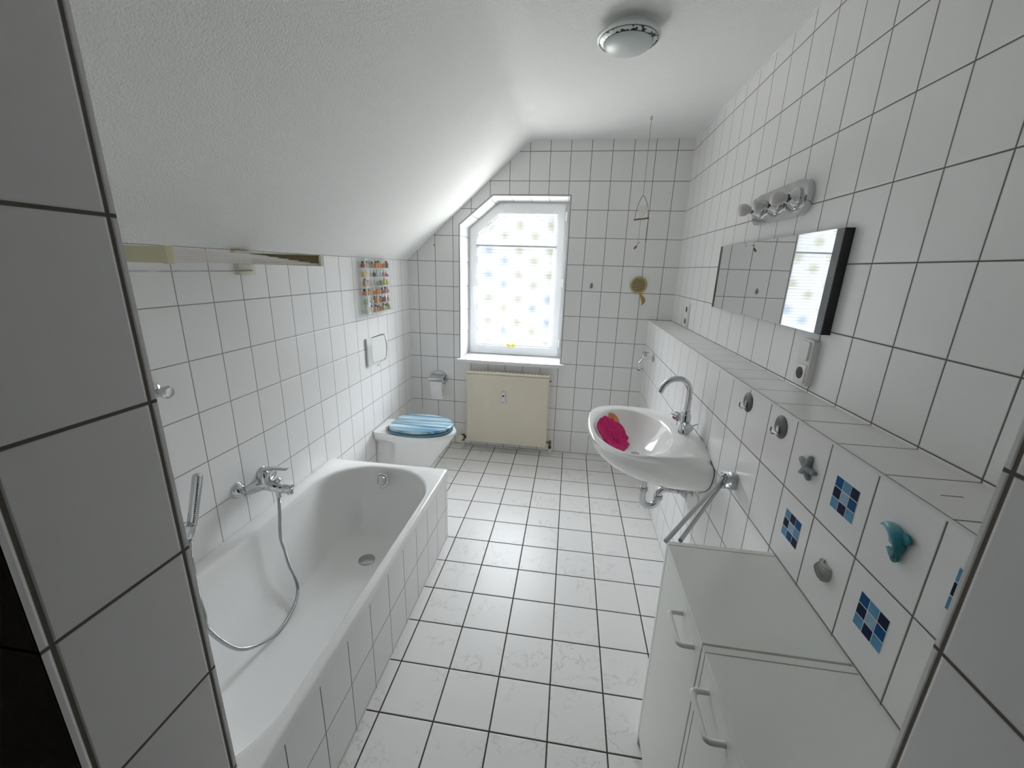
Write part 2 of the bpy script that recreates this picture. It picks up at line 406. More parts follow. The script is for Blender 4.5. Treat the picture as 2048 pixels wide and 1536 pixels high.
# window wall with its five-sided opening
WX0, WX1, WZ0, WZ1, WZD, WXD = -0.84, 0.010, 0.78, 2.098, 1.885, -0.575
WT = 0.36
bm = BM()
def fy(a, b, t): return (a, t, b)
T0, T1 = 0.0, WT
add_prism(bm, [(XL-0.15, 0), (WX0, 0), (WX0, ZC+0.1), (XL-0.15, ZC+0.1)], fy, T0, T1)
add_prism(bm, [(WX0, 0), (WX1, 0), (WX1, WZ0), (WX0, WZ0)], fy, T0, T1)
add_prism(bm, [(WX1, 0), (XR+0.15, 0), (XR+0.15, ZC+0.1), (WX1, ZC+0.1)], fy, T0, T1)
add_prism(bm, [(WX0, WZ1), (WX1, WZ1), (WX1, ZC+0.1), (WX0, ZC+0.1)], fy, T0, T1)
add_prism(bm, [(WX0, WZD), (WXD, WZ1), (WX0, WZ1)], fy, T0, T1)
struct('wall_window', bm, M_win)
# dark joint round the opening and white edge of the reveal tiles
def ribbon(name, outl, off, wdt, y0, y1, m):
    bm = BM()
    P = [Vector((a, b)) for a, b in outl]; inn, ou = [], []
    for i, p in enumerate(P):
        d0 = (p-P[i-1]).normalized() if i else (P[1]-P[0]).normalized()
        d1 = (P[i+1]-p).normalized() if i < len(P)-1 else d0
        n0 = Vector((-d0.y, d0.x)); n1 = Vector((-d1.y, d1.x)); nn = (n0+n1).normalized(); s = 1/max(nn.dot(n0), 0.3)
        inn.append(p+nn*off*s); ou.append(p+nn*(off+wdt)*s)
    for i in range(len(P)-1):
        add_prism(bm, [inn[i], inn[i+1], ou[i+1], ou[i]], fy, y0, y1)
    return struct(name, bm, m)
OPEN = [(WX0, WZ0), (WX0, WZD), (WXD, WZ1), (WX1, WZ1), (WX1, WZ0)]
ribbon('trim_3', OPEN, -0.0004, 0.008, -0.0012, 0.004, M_trim)
ribbon('trim_4', OPEN, 0.0076, 0.0042, -0.0008, 0.004, M_grout)

# ceiling: sloped part over the bath, then flat, rounded at the fold
bm = BM()
sl = [(XL-0.15, 1.606-0.15*0.8757), (XL, 1.6063)]
fx, fz = -0.293, ZC
d = Vector((0.7523, 0.6588))
under = [(XL-0.02, 1.606-0.0175), (XL+0.0, 1.606)]
for k in range(7):
    t = k/6; p0 = Vector((fx, fz))-d*0.05; p1 = Vector((fx, fz)); p2 = Vector((fx+0.05, fz))
    p = p0*(1-t)**2+p1*2*t*(1-t)+p2*t*t; under.append((p.x, p.y))
under += [(XR+0.02, ZC), (XR+0.02, ZC+0.12), (fx-0.1, ZC+0.12), (XL-0.14, 1.66)]
add_prism(bm, under, fy, YE, 0.0)
c = struct('ceiling', bm, M_plaster, smooth=False)
c.data.polygons.foreach_set('use_smooth', [True]*len(c.data.polygons)); c.data.set_sharp_from_angle(angle=math.radians(30))
# small rounded plaster bead where ceiling meets the walls
bm = BM(); add_tube(bm, [(XR, YE, ZC), (XR, 0, ZC)], 0.007, 8); struct('trim_5', bm, M_plaster, smooth=True)

# entrance wall with the doorway
bm = BM()
add_box(bm, XL-0.15, JL, YH, YE, 0, ZC+0.1); add_box(bm, JR, XR+0.15, YH, YE, 0, ZC+0.1); add_box(bm, JL, JR, YH, YE, 2.05, ZC+0.1)
struct('wall_entrance', bm, M_jamb)
# the hall behind the camera
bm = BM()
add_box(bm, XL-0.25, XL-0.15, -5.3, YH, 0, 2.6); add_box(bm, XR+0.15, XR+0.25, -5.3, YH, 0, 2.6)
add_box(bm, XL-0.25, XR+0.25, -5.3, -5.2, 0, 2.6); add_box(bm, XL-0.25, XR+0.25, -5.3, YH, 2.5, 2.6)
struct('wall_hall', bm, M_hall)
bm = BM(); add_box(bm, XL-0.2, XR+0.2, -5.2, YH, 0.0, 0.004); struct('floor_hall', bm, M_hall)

# ------------------------------------------------------------ window
win = bpy.data.objects.new('window_1', None); COL.objects.link(win); win.location = (-0.414, 0.265, WZ0); win['kind'] = 'structure'
ORG['window_1'] = Vector(win.location)
def ring_frame(bm, outl, wdt, y0, y1, bev=0.004):
    """closed frame of constant width inside a convex outline (clockwise or not)"""
    P = [Vector(p) for p in outl]; n = len(P); c = sum(P, Vector((0, 0)))/n; inn = []
    for i in range(n):
        d0 = (P[i]-P[i-1]).normalized(); d1 = (P[(i+1) % n]-P[i]).normalized()
        n0 = Vector((-d0.y, d0.x)); n1 = Vector((-d1.y, d1.x))
        if n0.dot(c-P[i]) < 0: n0 = -n0
        if n1.dot(c-P[i]) < 0: n1 = -n1
        nn = (n0+n1).normalized(); inn.append(P[i]+nn*wdt/nn.dot(n0))
    A = [[bm.verts.new((p.x, y, p.y)) for p in L] for L, y in ((P, y1), (P, y0), (inn, y0), (inn, y1))]
    for a, b in zip(A, A[1:]+A[:1]):
        for k in range(n): bm.faces.new((a[k], a[(k+1) % n], b[(k+1) % n], b[k]))
    if bev:
        es = [e for e in bm.edges if all(abs(v.co.y-y0) < 1e-6 for v in e.verts) and abs(e.calc_face_angle(0)) > 0.5]
        bmesh.ops.bevel(bm, geom=es, offset=bev, segments=2, profile=0.7, affect='EDGES')
    return inn
fr = [(WX0, WZ0), (WX1, WZ0), (WX1, WZ1), (WXD, WZ1), (WX0, WZD)]
bm = BM(); ring_frame(bm, fr, 0.05, 0.275, 0.34, 0.003); finish('frame', bm, M_pvc, win)
sash = [(WX0+0.024, WZ0+0.03), (WX1-0.033, WZ0+0.03), (WX1-0.033, WZ1-0.018), (WXD+0.008, WZ1-0.018), (WX0+0.024, WZD-0.006)]
bm = BM(); inn = ring_frame(bm, sash, 0.072, 0.255, 0.30, 0.005); sash_o = finish('sash', bm, M_pvc, win)
bm = BM(); ring_frame(bm, [(p.x, p.y) for p in inn], 0.012, 0.263, 0.29, 0.003); finish('glazing_bead', bm, M_pvc, sash_o)
bm = BM(); add_prism(bm, [(p.x, p.y) for p in inn], fy, 0.284, 0.288); finish('pane', bm, M_pane, sash_o, smooth=False)
# handle
bm = BM(); add_box(bm, -0.795, -0.765, 0.243, 0.256, 1.345, 1.42, 0.005); hb = finish('handle_plate', bm, M_pvc, sash_o)
bm = BM(); add_tube(bm, bez([(-0.780, 0.245, 1.392), (-0.780, 0.212, 1.392), (-0.780, 0.206, 1.375), (-0.780, 0.206, 1.262)], 5), 0.0085, 10); finish('handle', bm, M_pvc, sash_o)
for z in (1.985, 1.455, 0.935):
    bm = BM(); add_cyl(bm, (-0.012, 0.250, z-0.035), (-0.012, 0.250, z+0.035), 0.009, seg=14)
    add_box(bm, -0.020, -0.004, 0.250, 0.275, z-0.03, z+0.03, 0.002); finish('hinge', bm, M_pvc, win)
# sill board
bm = BM(); add_box(bm, -0.866, 0.048, -0.045, 0.275, 0.776, 0.806, 0.004); finish('window_sill', bm, M_pvc, win)

# ------------------------------------------------------------ pleated blind
bl = thing('pleated_blind', 'white pleated window blind printed with blue and olive starbursts, in two sections', 'window blind', (-0.42, 0.24, 0.89))
BX0, BX1 = -0.762, -0.080
def pleats(z0, z1, xl_fn, nf):
    bm = BM(); rows = []
    for i in range(nf*2+1):
        z = z0+(z1-z0)*i/(nf*2); y = 0.246+(0.004 if i % 2 else -0.004)
        x0 = xl_fn(z); nx = 24
        rows.append([bm.verts.new((x0+(BX1-x0)*k/nx, y, z)) for k in range(nx+1)])
    for a, b in zip(rows, rows[1:]):
        for k in range(len(a)-1): bm.faces.new((a[k], a[k+1], b[k+1], b[k]))
    return bm
finish('lower_fabric', pleats(0.905, 1.738, lambda z: BX0, 34), M_blind, bl, smooth=False)
finish('upper_fabric', pleats(1.754, 1.996, lambda z: BX0 if z < 1.835 else BX0+(z-1.835)/(1.996-1.835)*(0.762-0.575), 10), M_blind, bl, smooth=False)
bm = BM(); add_box(bm, BX0-0.004, BX1+0.002, 0.232, 0.258, 1.7375, 1.7545, 0.003); finish('middle_rail', bm, mat('grey_rail', (0.42, 0.43, 0.44), 0.4), bl)
bm = BM(); add_box(bm, BX0-0.004, BX1+0.002, 0.232, 0.258, 0.888, 0.905, 0.003); finish('bottom_rail', bm, M_pvc, bl)
bm = BM(); add_box(bm, -0.580, BX1+0.002, 0.230, 0.258, 1.998, 2.012, 0.003)
finish('top_rail', bm, M_pvc, bl)
for xc in (-0.545, -0.33, -0.11):
    bm = BM(); add_box(bm, xc-0.014, xc+0.014, 0.226, 0.258, 2.010, 2.030, 0.004); finish('bracket', bm, M_pvc, bl)
for q, off in enumerate((0.0, 0.022)):
    bm = BM(); a = Vector((-0.757+off*0.4, 0.238-0.004*q, 1.838-off)); b_ = Vector((-0.578+off*0.4, 0.238-0.004*q, 2.005-off))
    add_tube(bm, [a-Vector((0, 0, 0.03*q)), a, b_], 0.0055, 8); finish('slanted_guide', bm, M_pvc, bl)
for xc in (-0.535, -0.322):
    bm = BM(); add_tube(bm, [(xc, 0.2385, 0.9), (xc, 0.2385, 2.0)], 0.0011, 6); finish('cord', bm, M_pvc, bl)
bm = BM(); add_tube(bm, [(-0.735, 0.240, 0.872), (-0.715, 0.238, 0.868), (-0.105, 0.238, 0.868), (-0.085, 0.240, 0.880)], 0.003, 8); finish('pull_wire', bm, M_pvc, bl)
# yellow butterfly clip on the bottom rail
bm = BM()
for s in (-1, 1):
    P = [(0, 0), (0.012*s, 0.012), (0.038*s, 0.016), (0.043*s, 0.004), (0.030*s, -0.004), (0.034*s, -0.014), (0.014*s, -0.014)]
    add_prism(bm, [(-0.44+a, 0.899+b) for a, b in P], fy, 0.224, 0.230, 0.001)
add_tube(bm, [(-0.44, 0.224, 0.885), (-0.44, 0.222, 0.900), (-0.44, 0.224, 0.914)], [0.003, 0.005, 0.002], 8)
solo('butterfly_clip', bm, M_yellow, (-0.44, 0.228, 0.885), 'small yellow butterfly clip on the bottom rail of the window blind', 'clip')

# ------------------------------------------------------------ radiator
rad = thing('radiator', 'cream panel radiator under the window sill', 'radiator', (-0.42, -0.06, 0.0))
RX0, RX1, RZ0, RZ1, RY0, RY1 = -0.768, -0.062, 0.085, 0.712, -0.098, -0.035
bm = BM()
add_box(bm, RX0, RX0+0.012, RY0, RY1, RZ0+0.01, RZ1, 0.002); add_box(bm, RX1-0.012, RX1, RY0, RY1, RZ0+0.01, RZ1, 0.002)
add_box(bm, RX0+0.01, RX1-0.01, RY0+0.02, RY1, RZ0+0.02, RZ1-0.02, 0.003)
add_box(bm, RX0, RX1, RY0, RY1, RZ1-0.012, RZ1+0.004, 0.003)
finish('casing', bm, M_rad, rad)
bm = BM()
add_box(bm, RX0+0.012, RX1-0.010, RY0-0.008, RY0+0.004, RZ0, RZ1-0.014, 0.005)
for k in range(40):      # fine embossed vertical ribs
    x = RX0+0.045+k*(RX1-RX0-0.09)/39
    add_box(bm, x-0.0018, x+0.0018, RY0-0.0083, RY0-0.004, RZ0+0.04, RZ1-0.05, 0.0005, 1)
finish('front_panel', bm, M_rad, rad)
bm = BM()
for k in range(22):
    x = RX0+0.03+k*(RX1-RX0-0.06)/21
    add_box(bm, x-0.010, x+0.010, RY0+0.012, RY1-0.012, RZ1+0.0035, RZ1+0.0052)
finish('top_grille', bm, mat('radiator_slots', (0.50, 0.43, 0.36), 0.6), rad, smooth=False)
bm = BM(); add_box(bm, -0.458, -0.425, -0.128, -0.106, 0.455, 0.562, 0.004); hm = finish('heat_meter', bm, M_plastic, rad)
hm['label'] = 'white heat meter with dark window'
bm = BM(); add_prism(bm, [(-0.4415+0.011*math.cos(a), 0.535+0.013*math.sin(a)) for a in [PI+PI*k/10 for k in range(11)]]+[], fy, -0.1295, -0.126); finish('meter_display', bm, M_black, hm, smooth=False)
bm = BM(); add_box(bm, -0.452, -0.434, -0.1288, -0.127, 0.470, 0.474); finish('meter_mark', bm, M_grey, hm, smooth=False)
# thermostat valve, left
bm = BM()
add_lathe(bm, (-0.812, -0.078, 0.105), (-0.25, -1, 0.05), [(0.0, -0.004), (0.020, -0.002), (0.024, 0.01), (0.024, 0.052), (0.018, 0.062), (0, 0.063)], 24)
finish('thermostat_head', bm, M_creamw, rad)
bm = BM(); add_cyl(bm, (-0.812, -0.078, 0.105), (-0.765, -0.066, 0.105), 0.012); add_cyl(bm, (-0.806, -0.072, 0.075), (-0.806, -0.072, 0.128), 0.017, seg=6)
finish('valve_body', bm, M_black, rad)
bm = BM(); add_cyl(bm, (-0.806, -0.072, 0.0), (-0.806, -0.072, 0.08), 0.011); add_cyl(bm, (-0.806, -0.072, 0.0), (-0.806, -0.072, 0.008), 0.018); finish('pipe', bm, M_creamw, rad)
bm = BM(); add_cyl(bm, (-0.030, -0.072, 0.085), (-0.030, -0.072, 0.135), 0.011); add_cyl(bm, (-0.066, -0.072, 0.118), (-0.030, -0.072, 0.118), 0.009); add_cyl(bm, (-0.030, -0.10, 0.132), (-0.030, -0.07, 0.122), 0.010, seg=6)
finish('return_valve', bm, M_brass, rad)
bm = BM(); add_cyl(bm, (-0.030, -0.072, 0.065), (-0.030, -0.072, 0.088), 0.013); finish('valve_nut', bm, M_black, rad)
bm = BM(); add_cyl(bm, (-0.030, -0.072, 0.0), (-0.030, -0.072, 0.068), 0.011); add_cyl(bm, (-0.030, -0.072, 0.0), (-0.030, -0.072, 0.008), 0.018); finish('pipe', bm, M_creamw, rad)
bm = BM(); add_cyl(bm, (RX1, -0.06, 0.665), (RX1+0.014, -0.06, 0.665), 0.007, seg=6); finish('bleed_screw', bm, M_brass, rad)
for x in (-0.62, -0.2):
    bm = BM(); add_box(bm, x-0.02, x+0.02, RY1-0.002, 0.0, 0.2, 0.62); finish('wall_bracket', bm, M_rad, rad, smooth=False)

# ------------------------------------------------------------ bathtub
tub = thing('bathtub', 'white built-in bathtub with a tiled apron along the left wall', 'bathtub', (-0.93, -2.14, 0.0))
TX1, TY0, TY1, TZ = -0.567, YE+0.001, -1.308, 0.446
cx, cy, hx, hy = (XL+TX1)/2, (TY0+TY1)/2, (TX1-XL)/2, (TY1-TY0)/2
ix, ihx = -0.910, 0.305
iy0, iy1 = -2.89, -1.366; iy, ihy = (iy0+iy1)/2, (iy1-iy0)/2
def rr3(cx, cy, hx, hy, r, z, n=14): return [(a, b, z) for a, b in rrect(cx, cy, hx, hy, r, n)]
R = [rr3(cx, cy, hx, hy, 0.006, 0.404), rr3(cx, cy, hx, hy, 0.006, 0.438), rr3(cx, cy, hx-0.002, hy-0.002, 0.010, 0.443), rr3(cx, cy, hx-0.008, hy-0.008, 0.014, TZ),
     rr3(ix, iy, ihx+0.02, ihy+0.02, 0.285, TZ), rr3(ix, iy, ihx+0.007, ihy+0.007, 0.272, TZ-0.002), rr3(ix, iy, ihx, ihy, 0.265, TZ-0.010)]
# inner shell
for t in (0.04, 0.12, 0.22, 0.34, 0.46, 0.58, 0.70, 0.80, 0.88, 0.94, 0.98, 1.0):
    z = TZ-0.012-(TZ-0.012-0.062)*(1-(1-t)**1.9)
    s = t**1.35
    x0 = -1.215+0.135*s; x1 = -0.605-0.105*s; y1 = -1.366-0.20*s**1.1; y0 = iy0+0.42*s
    if t > 0.85:
        f = (t-0.85)/0.15; x0 += 0.05*f; x1 -= 0.05*f; y1 -= 0.05*f; y0 += 0.05*f
    R.append(rr3((x0+x1)/2, (y0+y1)/2, (x1-x0)/2, (y1-y0)/2, 0.265-0.09*s, z))
bm = BM(); add_loft(bm, R, cap1=True); finish('basin', bm, M_enamel, tub, angle=60)
bm = BM()
add_box(bm, -0.60, -0.572, YE, -1.3135, 0.0, 0.409); add_box(bm, XL, -0.5995, -1.34, -1.3135, 0.0, 0.409)
ap = finish('tiled_apron', bm, M_apron, tub, smooth=False); ap['label'] = 'white tiled apron'
# overflow knob on the end slope and plug
bm = BM(); o = Vector((-0.918, -1.418, 0.392)); ax = Vector((0, -1, 0.35))
add_lathe(bm, o, ax, [(0.040, -0.006), (0.041, 0.002), (0.037, 0.007), (0.028, 0.008), (0.027, 0.020), (0.024, 0.024), (0, 0.025)], 32)
finish('overflow_knob', bm, M_chrome, tub)
bm = BM(); add_lathe(bm, (-0.908, -1.665, 0.060), (0, 0, 1), [(0.042, 0.0), (0.042, 0.006), (0.036, 0.009), (0, 0.010)], 32); finish('drain_plug', bm, M_chrome_d, tub)

# ------------------------------------------------------------ bath mixer
mx = thing('bath_mixer_tap', 'chrome single-lever bath mixer on the left wall above the bathtub rim', 'tap', (XL, -1.915, 0.62))
for y in (-1.99, -1.84):
    bm = BM(); add_lathe(bm, (XL, y, 0.62), (1, 0, 0), [(0.036, 0.0), (0.036, 0.003), (0.020, 0.030), (0.0125, 0.033), (0.0125, 0.05)], 32); finish('wall_rose', bm, M_chrome, mx)
bm = BM()
add_tube(bm, bez([(XL+0.045, -2.000, 0.62), (XL+0.052, -1.985, 0.619), (XL+0.066, -1.95, 0.617), (XL+0.072, -1.915, 0.618), (XL+0.066, -1.88, 0.617), (XL+0.052, -1.845, 0.619), (XL+0.045, -1.83, 0.62)], 5), 0.019, 16)
add_tube(bm, bez([(XL+0.06, -1.915, 0.62), (XL+0.10, -1.905, 0.606), (XL+0.135, -1.893, 0.590), (XL+0.175, -1.882, 0.586)], 6), [0.030]*4+[0.027]*4+[0.024]*4+[0.022]*4+[0.019]*3, 16)
add_cyl(bm, (XL+0.165, -1.885, 0.588), (XL+0.165, -1.885, 0.562), 0.013)
finish('body', bm, M_chrome, mx)
bm = BM()
add_lathe(bm, (XL+0.072, -1.915, 0.620), (0, 0.0, 1), [(0.026, 0.0), (0.026, 0.034), (0.024, 0.05), (0.014, 0.062), (0, 0.064)], 24); finish('cartridge_cap', bm, M_chrome, mx)
bm = BM()
pts = bez([(XL+0.052, -1.915, 0.655), (XL+0.072, -1.912, 0.684), (XL+0.115, -1.900, 0.690), (XL+0.165, -1.886, 0.684)], 6)
rings = []
for i, p in enumerate(pts):
    t = i/(len(pts)-1); wd = 0.024*(1-t)+0.013*t; th = 0.012*(1-t)+0.004*t
    rings.append([(p.x-0.25*wd*math.cos(a)*0, p.y+wd*math.cos(a), p.z+th*math.sin(a)) for a in [2*PI*k/14 for k in range(14)]])
add_loft(bm, rings, True, True); finish('lever', bm, M_chrome, mx)
bm = BM(); add_lathe(bm, (XL+0.122, -1.897, 0.600), (0, 0, 1), [(0.007, 0), (0.007, 0.022), (0.012, 0.026), (0.013, 0.036), (0.008, 0.042), (0, 0.043)], 16); finish('diverter_knob', bm, M_chrome, mx)
bm = BM(); add_lathe(bm, (XL+0.118, -1.899, 0.592), (0, 0, -1), [(0.012, 0), (0.012, 0.012), (0.010, 0.014), (0.0105, 0.044), (0.007, 0.048)], 16); finish('hose_nut', bm, M_chrome, mx)

# hand shower with hose
hs = thing('hand_shower', 'chrome stick hand shower with a metal hose looping into the bathtub', 'hand shower', (-1.20, -2.30, 0.60))
hp = [(XL+0.118, -1.899, 0.546), (-1.170, -1.910, 0.48), (-1.165, -1.932, 0.368), (-1.15, -1.937, 0.3), (-1.13, -1.946, 0.231), (-1.11, -1.945, 0.162), (-1.085, -1.969, 0.114), (-1.065, -2.041, 0.078), (-1.055, -2.155, 0.0735), (-1.06, -2.258, 0.12), (-1.06, -2.331, 0.186), (-1.07, -2.377, 0.269), (-1.09, -2.403, 0.354), (-1.11, -2.386, 0.383), (-1.14, -2.365, 0.423), (-1.17, -2.339, 0.498), (-1.2, -2.313, 0.544), (-1.209, -2.295, 0.612)]
dense = bez(hp, 60)
bm = BM(); add_tube(bm, dense, [0.0072 if (i//1) % 3 else 0.0062 for i in range(len(dense))], 10); finish('hose', bm, M_chrome_d, hs)
bm = BM()
a = Vector((-1.209, -2.292, 0.618)); b_ = Vector((-1.205, -2.222, 0.832)); dd = (b_-a)
add_tube(bm, [a+dd*t for t in (0, 0.02, 0.14, 0.16, 0.18, 0.9, 0.97, 1.0)], [0.009, 0.0105, 0.0125, 0.0125, 0.0155, 0.0165, 0.0155, 0.008], 20)
finish('wand', bm, M_chrome, hs)
bm = BM()   # spray face along the wand's room side
u = Vector((0.8, -0.6, 0)).normalized()
for t in [0.26+0.035*k for k in range(18)]:
    add_cyl(bm, a+dd*t+u*0.0145, a+dd*t+u*0.0175, 0.003, seg=8)
finish('spray_nozzle', bm, M_grey, hs)
bm = BM(); add_cyl(bm, (XL, -2.285, 0.655), (XL+0.055, -2.287, 0.655), 0.014); add_lathe(bm, (XL, -2.285, 0.655), (1, 0, 0), [(0.024, 0), (0.024, 0.005), (0.016, 0.01)], 24)
add_tube(bm, [(-1.213, -2.297, 0.640), (-1.208, -2.288, 0.665)], 0.0185, 20); 
solo('shower_holder', bm, M_chrome, (XL, -2.285, 0.655), 'chrome wall holder gripping the lower end of the hand shower', 'holder')
bm = BM(); add_lathe(bm, (XL, -2.236, 1.135), (1, 0, 0), [(0.022, 0), (0.022, 0.004), (0.010, 0.010), (0.010, 0.03), (0.020, 0.036), (0.022, 0.048), (0.016, 0.056), (0, 0.058)], 24)
solo('robe_hook', bm, M_chrome, (XL, -2.236, 1.135), 'round chrome knob on the left wall beside the tiled door jamb', 'hook')

# ------------------------------------------------------------ drying rack
dr = thing('wall_drying_rack', 'cream wall-mounted clothes drying rack with white rods under the sloping ceiling', 'drying rack', (XL, -2.0, 1.55))
yn, yf = -2.315, -1.735; zt, zb = 1.597, 1.551
bm = BM(); add_box(bm, XL+0.03, -1.062, yn-0.004, yn+0.004, zb, zt, 0.002); add_box(bm, -1.068, -1.05, yn-0.012, yn+0.012, zb-0.002, zt+0.002, 0.004)
finish('near_end_board', bm, M_cream, dr)
bm = BM()
add_box(bm, XL+0.012, -0.958, yf-0.016, yf+0.003, zt-0.004, zt, 0.0015); add_box(bm, XL+0.012, -0.958, yf-0.016, yf+0.003, zb, zb+0.004, 0.0015)
add_box(bm, -0.963, -0.954, yf-0.017, yf+0.004, zb, zt, 0.002)
fe = finish('far_end_board', bm, M_creamw, dr)
bm = BM(); add_box(bm, XL+0.012, -0.960, yf, yf+0.003, zb+0.002, zt-0.002); finish('board_inner_face', bm, M_brownp, fe, smooth=False)
for k in range(6):
    t = k/5; z = zt-0.004-0.036*t
    bm = BM(); add_tube(bm, [(-1.062-0.003*k, yn, z), (-1.20+0.232*t, yf-0.003, zt-0.012-0.026*t)], 0.0026, 8); finish('rod', bm, M_rod, dr)
bm = BM(); add_box(bm, XL, XL+0.022, -1.822, -1.735, 1.508, 1.552, 0.003); finish('wall_bracket', bm, M_creamw, dr)
bm = BM(); add_box(bm, XL, XL+0.020, -1.83, -1.735, 1.592, 1.603, 0.002); finish('mounting_rail', bm, M_creamw, dr)
bm = BM(); add_tube(bm, bez([(XL+0.03, -2.60, 1.524), (XL+0.03, -2.2, 1.524), (XL+0.03, -1.80, 1.524), (XL+0.03, -1.775, 1.526), (XL+0.018, -1.765, 1.524)], 4), 0.0026, 8); finish('lower_rod', bm, M_chrome_d, dr)
bm = BM(); add_box(bm, XL, XL+0.022, -2.64, -2.56, 1.508, 1.552, 0.003); finish('wall_bracket', bm, M_creamw, dr)
bm = BM(); add_box(bm, XL, XL+0.031, yn-0.006, yn+0.006, zb, zt, 0.002); finish('mounting_rail', bm, M_creamw, dr)

# ------------------------------------------------------------ perfume miniatures in an acrylic case
dc = thing('display_case', 'clear acrylic wall case of shelves full of miniature perfume bottles', 'display case', (XL, -0.64, 1.25))
CX0, CX1, CY0, CY1, CZ0, CZ1 = XL+0.001, XL+0.056, -0.836, -0.450, 1.246, 1.600
bm = BM(); add_box(bm, CX0, CX0+0.003, CY0, CY1, CZ0, CZ1); finish('back_panel', bm, M_acryl, dc, smooth=False)
for y in (CY0, CY1-0.003):
    bm = BM(); add_box(bm, CX0+0.003, CX1, y, y+0.003, CZ0, CZ1); finish('side_panel', bm, M_acryl, dc, smooth=False)
bm = BM(); add_box(bm, CX1, CX1+0.003, CY0, CY1, CZ0, CZ1); finish('front_panel', bm, M_acryl, dc, smooth=False)
bm = BM()
add_box(bm, CX1-0.001, CX1+0.004, CY0-0.001, CY0+0.004, CZ0, CZ1, 0.001)
finish('corner_edge', bm, M_plastic, dc, smooth=False)
NS = 6; SP = (CZ1-CZ0-0.006)/NS
shz = [CZ1-(k+1)*SP for k in range(NS)]
for k, z in enumerate(shz):
    bm = BM(); add_box(bm, CX0+0.003, CX1-0.0005, CY0+0.003, CY1-0.003, z-0.003, z); finish('shelf', bm, M_acryl if k < NS-1 else M_plastic, dc, smooth=False)
bm = BM(); add_box(bm, CX0+0.003, CX1, CY0+0.003, CY1-0.003, CZ1-0.003, CZ1); finish('top_panel', bm, M_acryl, dc, smooth=False)
LC = {'amber': (0.62, 0.22, 0.03), 'orange': (0.75, 0.22, 0.06), 'gold': (0.60, 0.38, 0.05), 'clear': (0.66, 0.70, 0.66), 'pale green': (0.40, 0.52, 0.30),
      'violet': (0.12, 0.02, 0.09), 'pink': (0.70, 0.32, 0.32), 'yellow': (0.70, 0.62, 0.16), 'red': (0.45, 0.06, 0.03), 'olive': (0.22, 0.22, 0.04), 'black': (0.012, 0.012, 0.012), 'green': (0.06, 0.16, 0.07)}
CC = {'black': (0.012, 0.012, 0.012), 'white': (0.8, 0.8, 0.76), 'gold': (0.65, 0.5, 0.2), 'blue': (0.03, 0.07, 0.38), 'silver': (0.6, 0.6, 0.6), 'dark red': (0.12, 0.015, 0.02)}
ML = {k: mat('perfume_'+k.replace(' ', '_'), v, 0.08, coat=0.6) for k, v in LC.items()}
MC = {k: mat('cap_'+k.replace(' ', '_'), v, 0.25) for k, v in CC.items()}
rows = [
 [('red','black','round'),('red','black','round'),('green','gold','box'),('amber','black','round'),('orange','black','box'),('amber','black','box'),('orange','gold','box'),('orange','white','round'),('black','black','tallbox')],
 [('gold','white','box'),('gold','white','box'),('clear','white','thin'),('violet','silver','ball'),('clear','white','ball'),('clear','white','thin'),('pink','white','ball'),('red','white','flat')],
 [('amber','blue','box'),('amber','blue','box'),('clear','white','thin'),('clear','white','thin'),('pale green','white','ball'),('olive','white','box'),('yellow','gold','box'),('yellow','white','ball')],
 [('orange','black','round'),('red','dark red','round'),('gold','white','box'),('amber','white','round'),('amber','gold','box'),('orange','white','box'),('violet','black','round'),('pink','black','round'),('pink','white','ball')],
 [('pale green','white','thin'),('pale green','white','box'),('clear','silver','ball'),('red','dark red','thin'),('gold','gold','box'),('amber','black','thin'),('violet','white','round'),('red','white','thin'),('pink','white','thin')],
 [('clear','silver','round'),('yellow','gold','round'),('clear','black','thin'),('pink','black','round'),('amber','black','box'),('amber','white','round'),('pale green','dark red','box'),('yellow','black','ball'),('olive','gold','tallbox')]]
ordn = ['first', 'second', 'third', 'fourth', 'fifth', 'sixth', 'seventh', 'eighth', 'ninth']
shn = ['top', 'second', 'third', 'fourth', 'fifth', 'bottom']
def bottle(y, z, x, liq, cap, shp, label, j):
    bm = BM(); h = 0.026+0.004*((j*7) % 3)
    if shp == 'round': add_lathe(bm, (x, y, z), (0, 0, 1), [(0.011, 0), (0.0125, 0.003), (0.0125, h-0.006), (0.006, h), (0.004, h+0.003)], 14); w_ = 0.0075
    elif shp == 'ball': add_lathe(bm, (x, y, z), (0, 0, 1), [(0.007, 0), (0.0125, 0.006), (0.0145, 0.013), (0.012, 0.021), (0.005, 0.027), (0.004, h+0.003)], 14); w_ = 0.006
    elif shp == 'thin': h += 0.003; add_lathe(bm, (x, y, z), (0, 0, 1), [(0.0075, 0), (0.0085, 0.003), (0.0085, h-0.006), (0.004, h), (0.003, h+0.003)], 12); w_ = 0.0055
    elif shp == 'flat': add_lathe(bm, (x, y, z), (0, 0, 1), [(0.014, 0), (0.018, 0.005), (0.016, 0.013), (0.005, 0.018), (0.003, 0.03)], 14); w_ = 0.004; h = 0.027
    elif shp == 'tallbox': h = 0.034; add_box(bm, x-0.010, x+0.010, y-0.014, y+0.014, z, z+h, 0.002); w_ = 0.009
    else: add_box(bm, x-0.008, x+0.008, y-0.0125, y+0.0125, z, z+h, 0.003); add_cyl(bm, (x, y, z+h-0.001), (x, y, z+h+0.003), 0.004, seg=10); w_ = 0.007
    o = solo('perfume_bottle', bm, ML[liq], (x, y, z), label, 'perfume bottle', 'miniature perfume bottles in the wall case')
    bm = BM(); add_lathe(bm, (x, y, z+h+0.0015), (0, 0, 1), [(w_, 0), (w_, 0.009), (w_*0.8, 0.012), (0, 0.0125)], 12)
    finish('cap', bm, MC[cap], o)
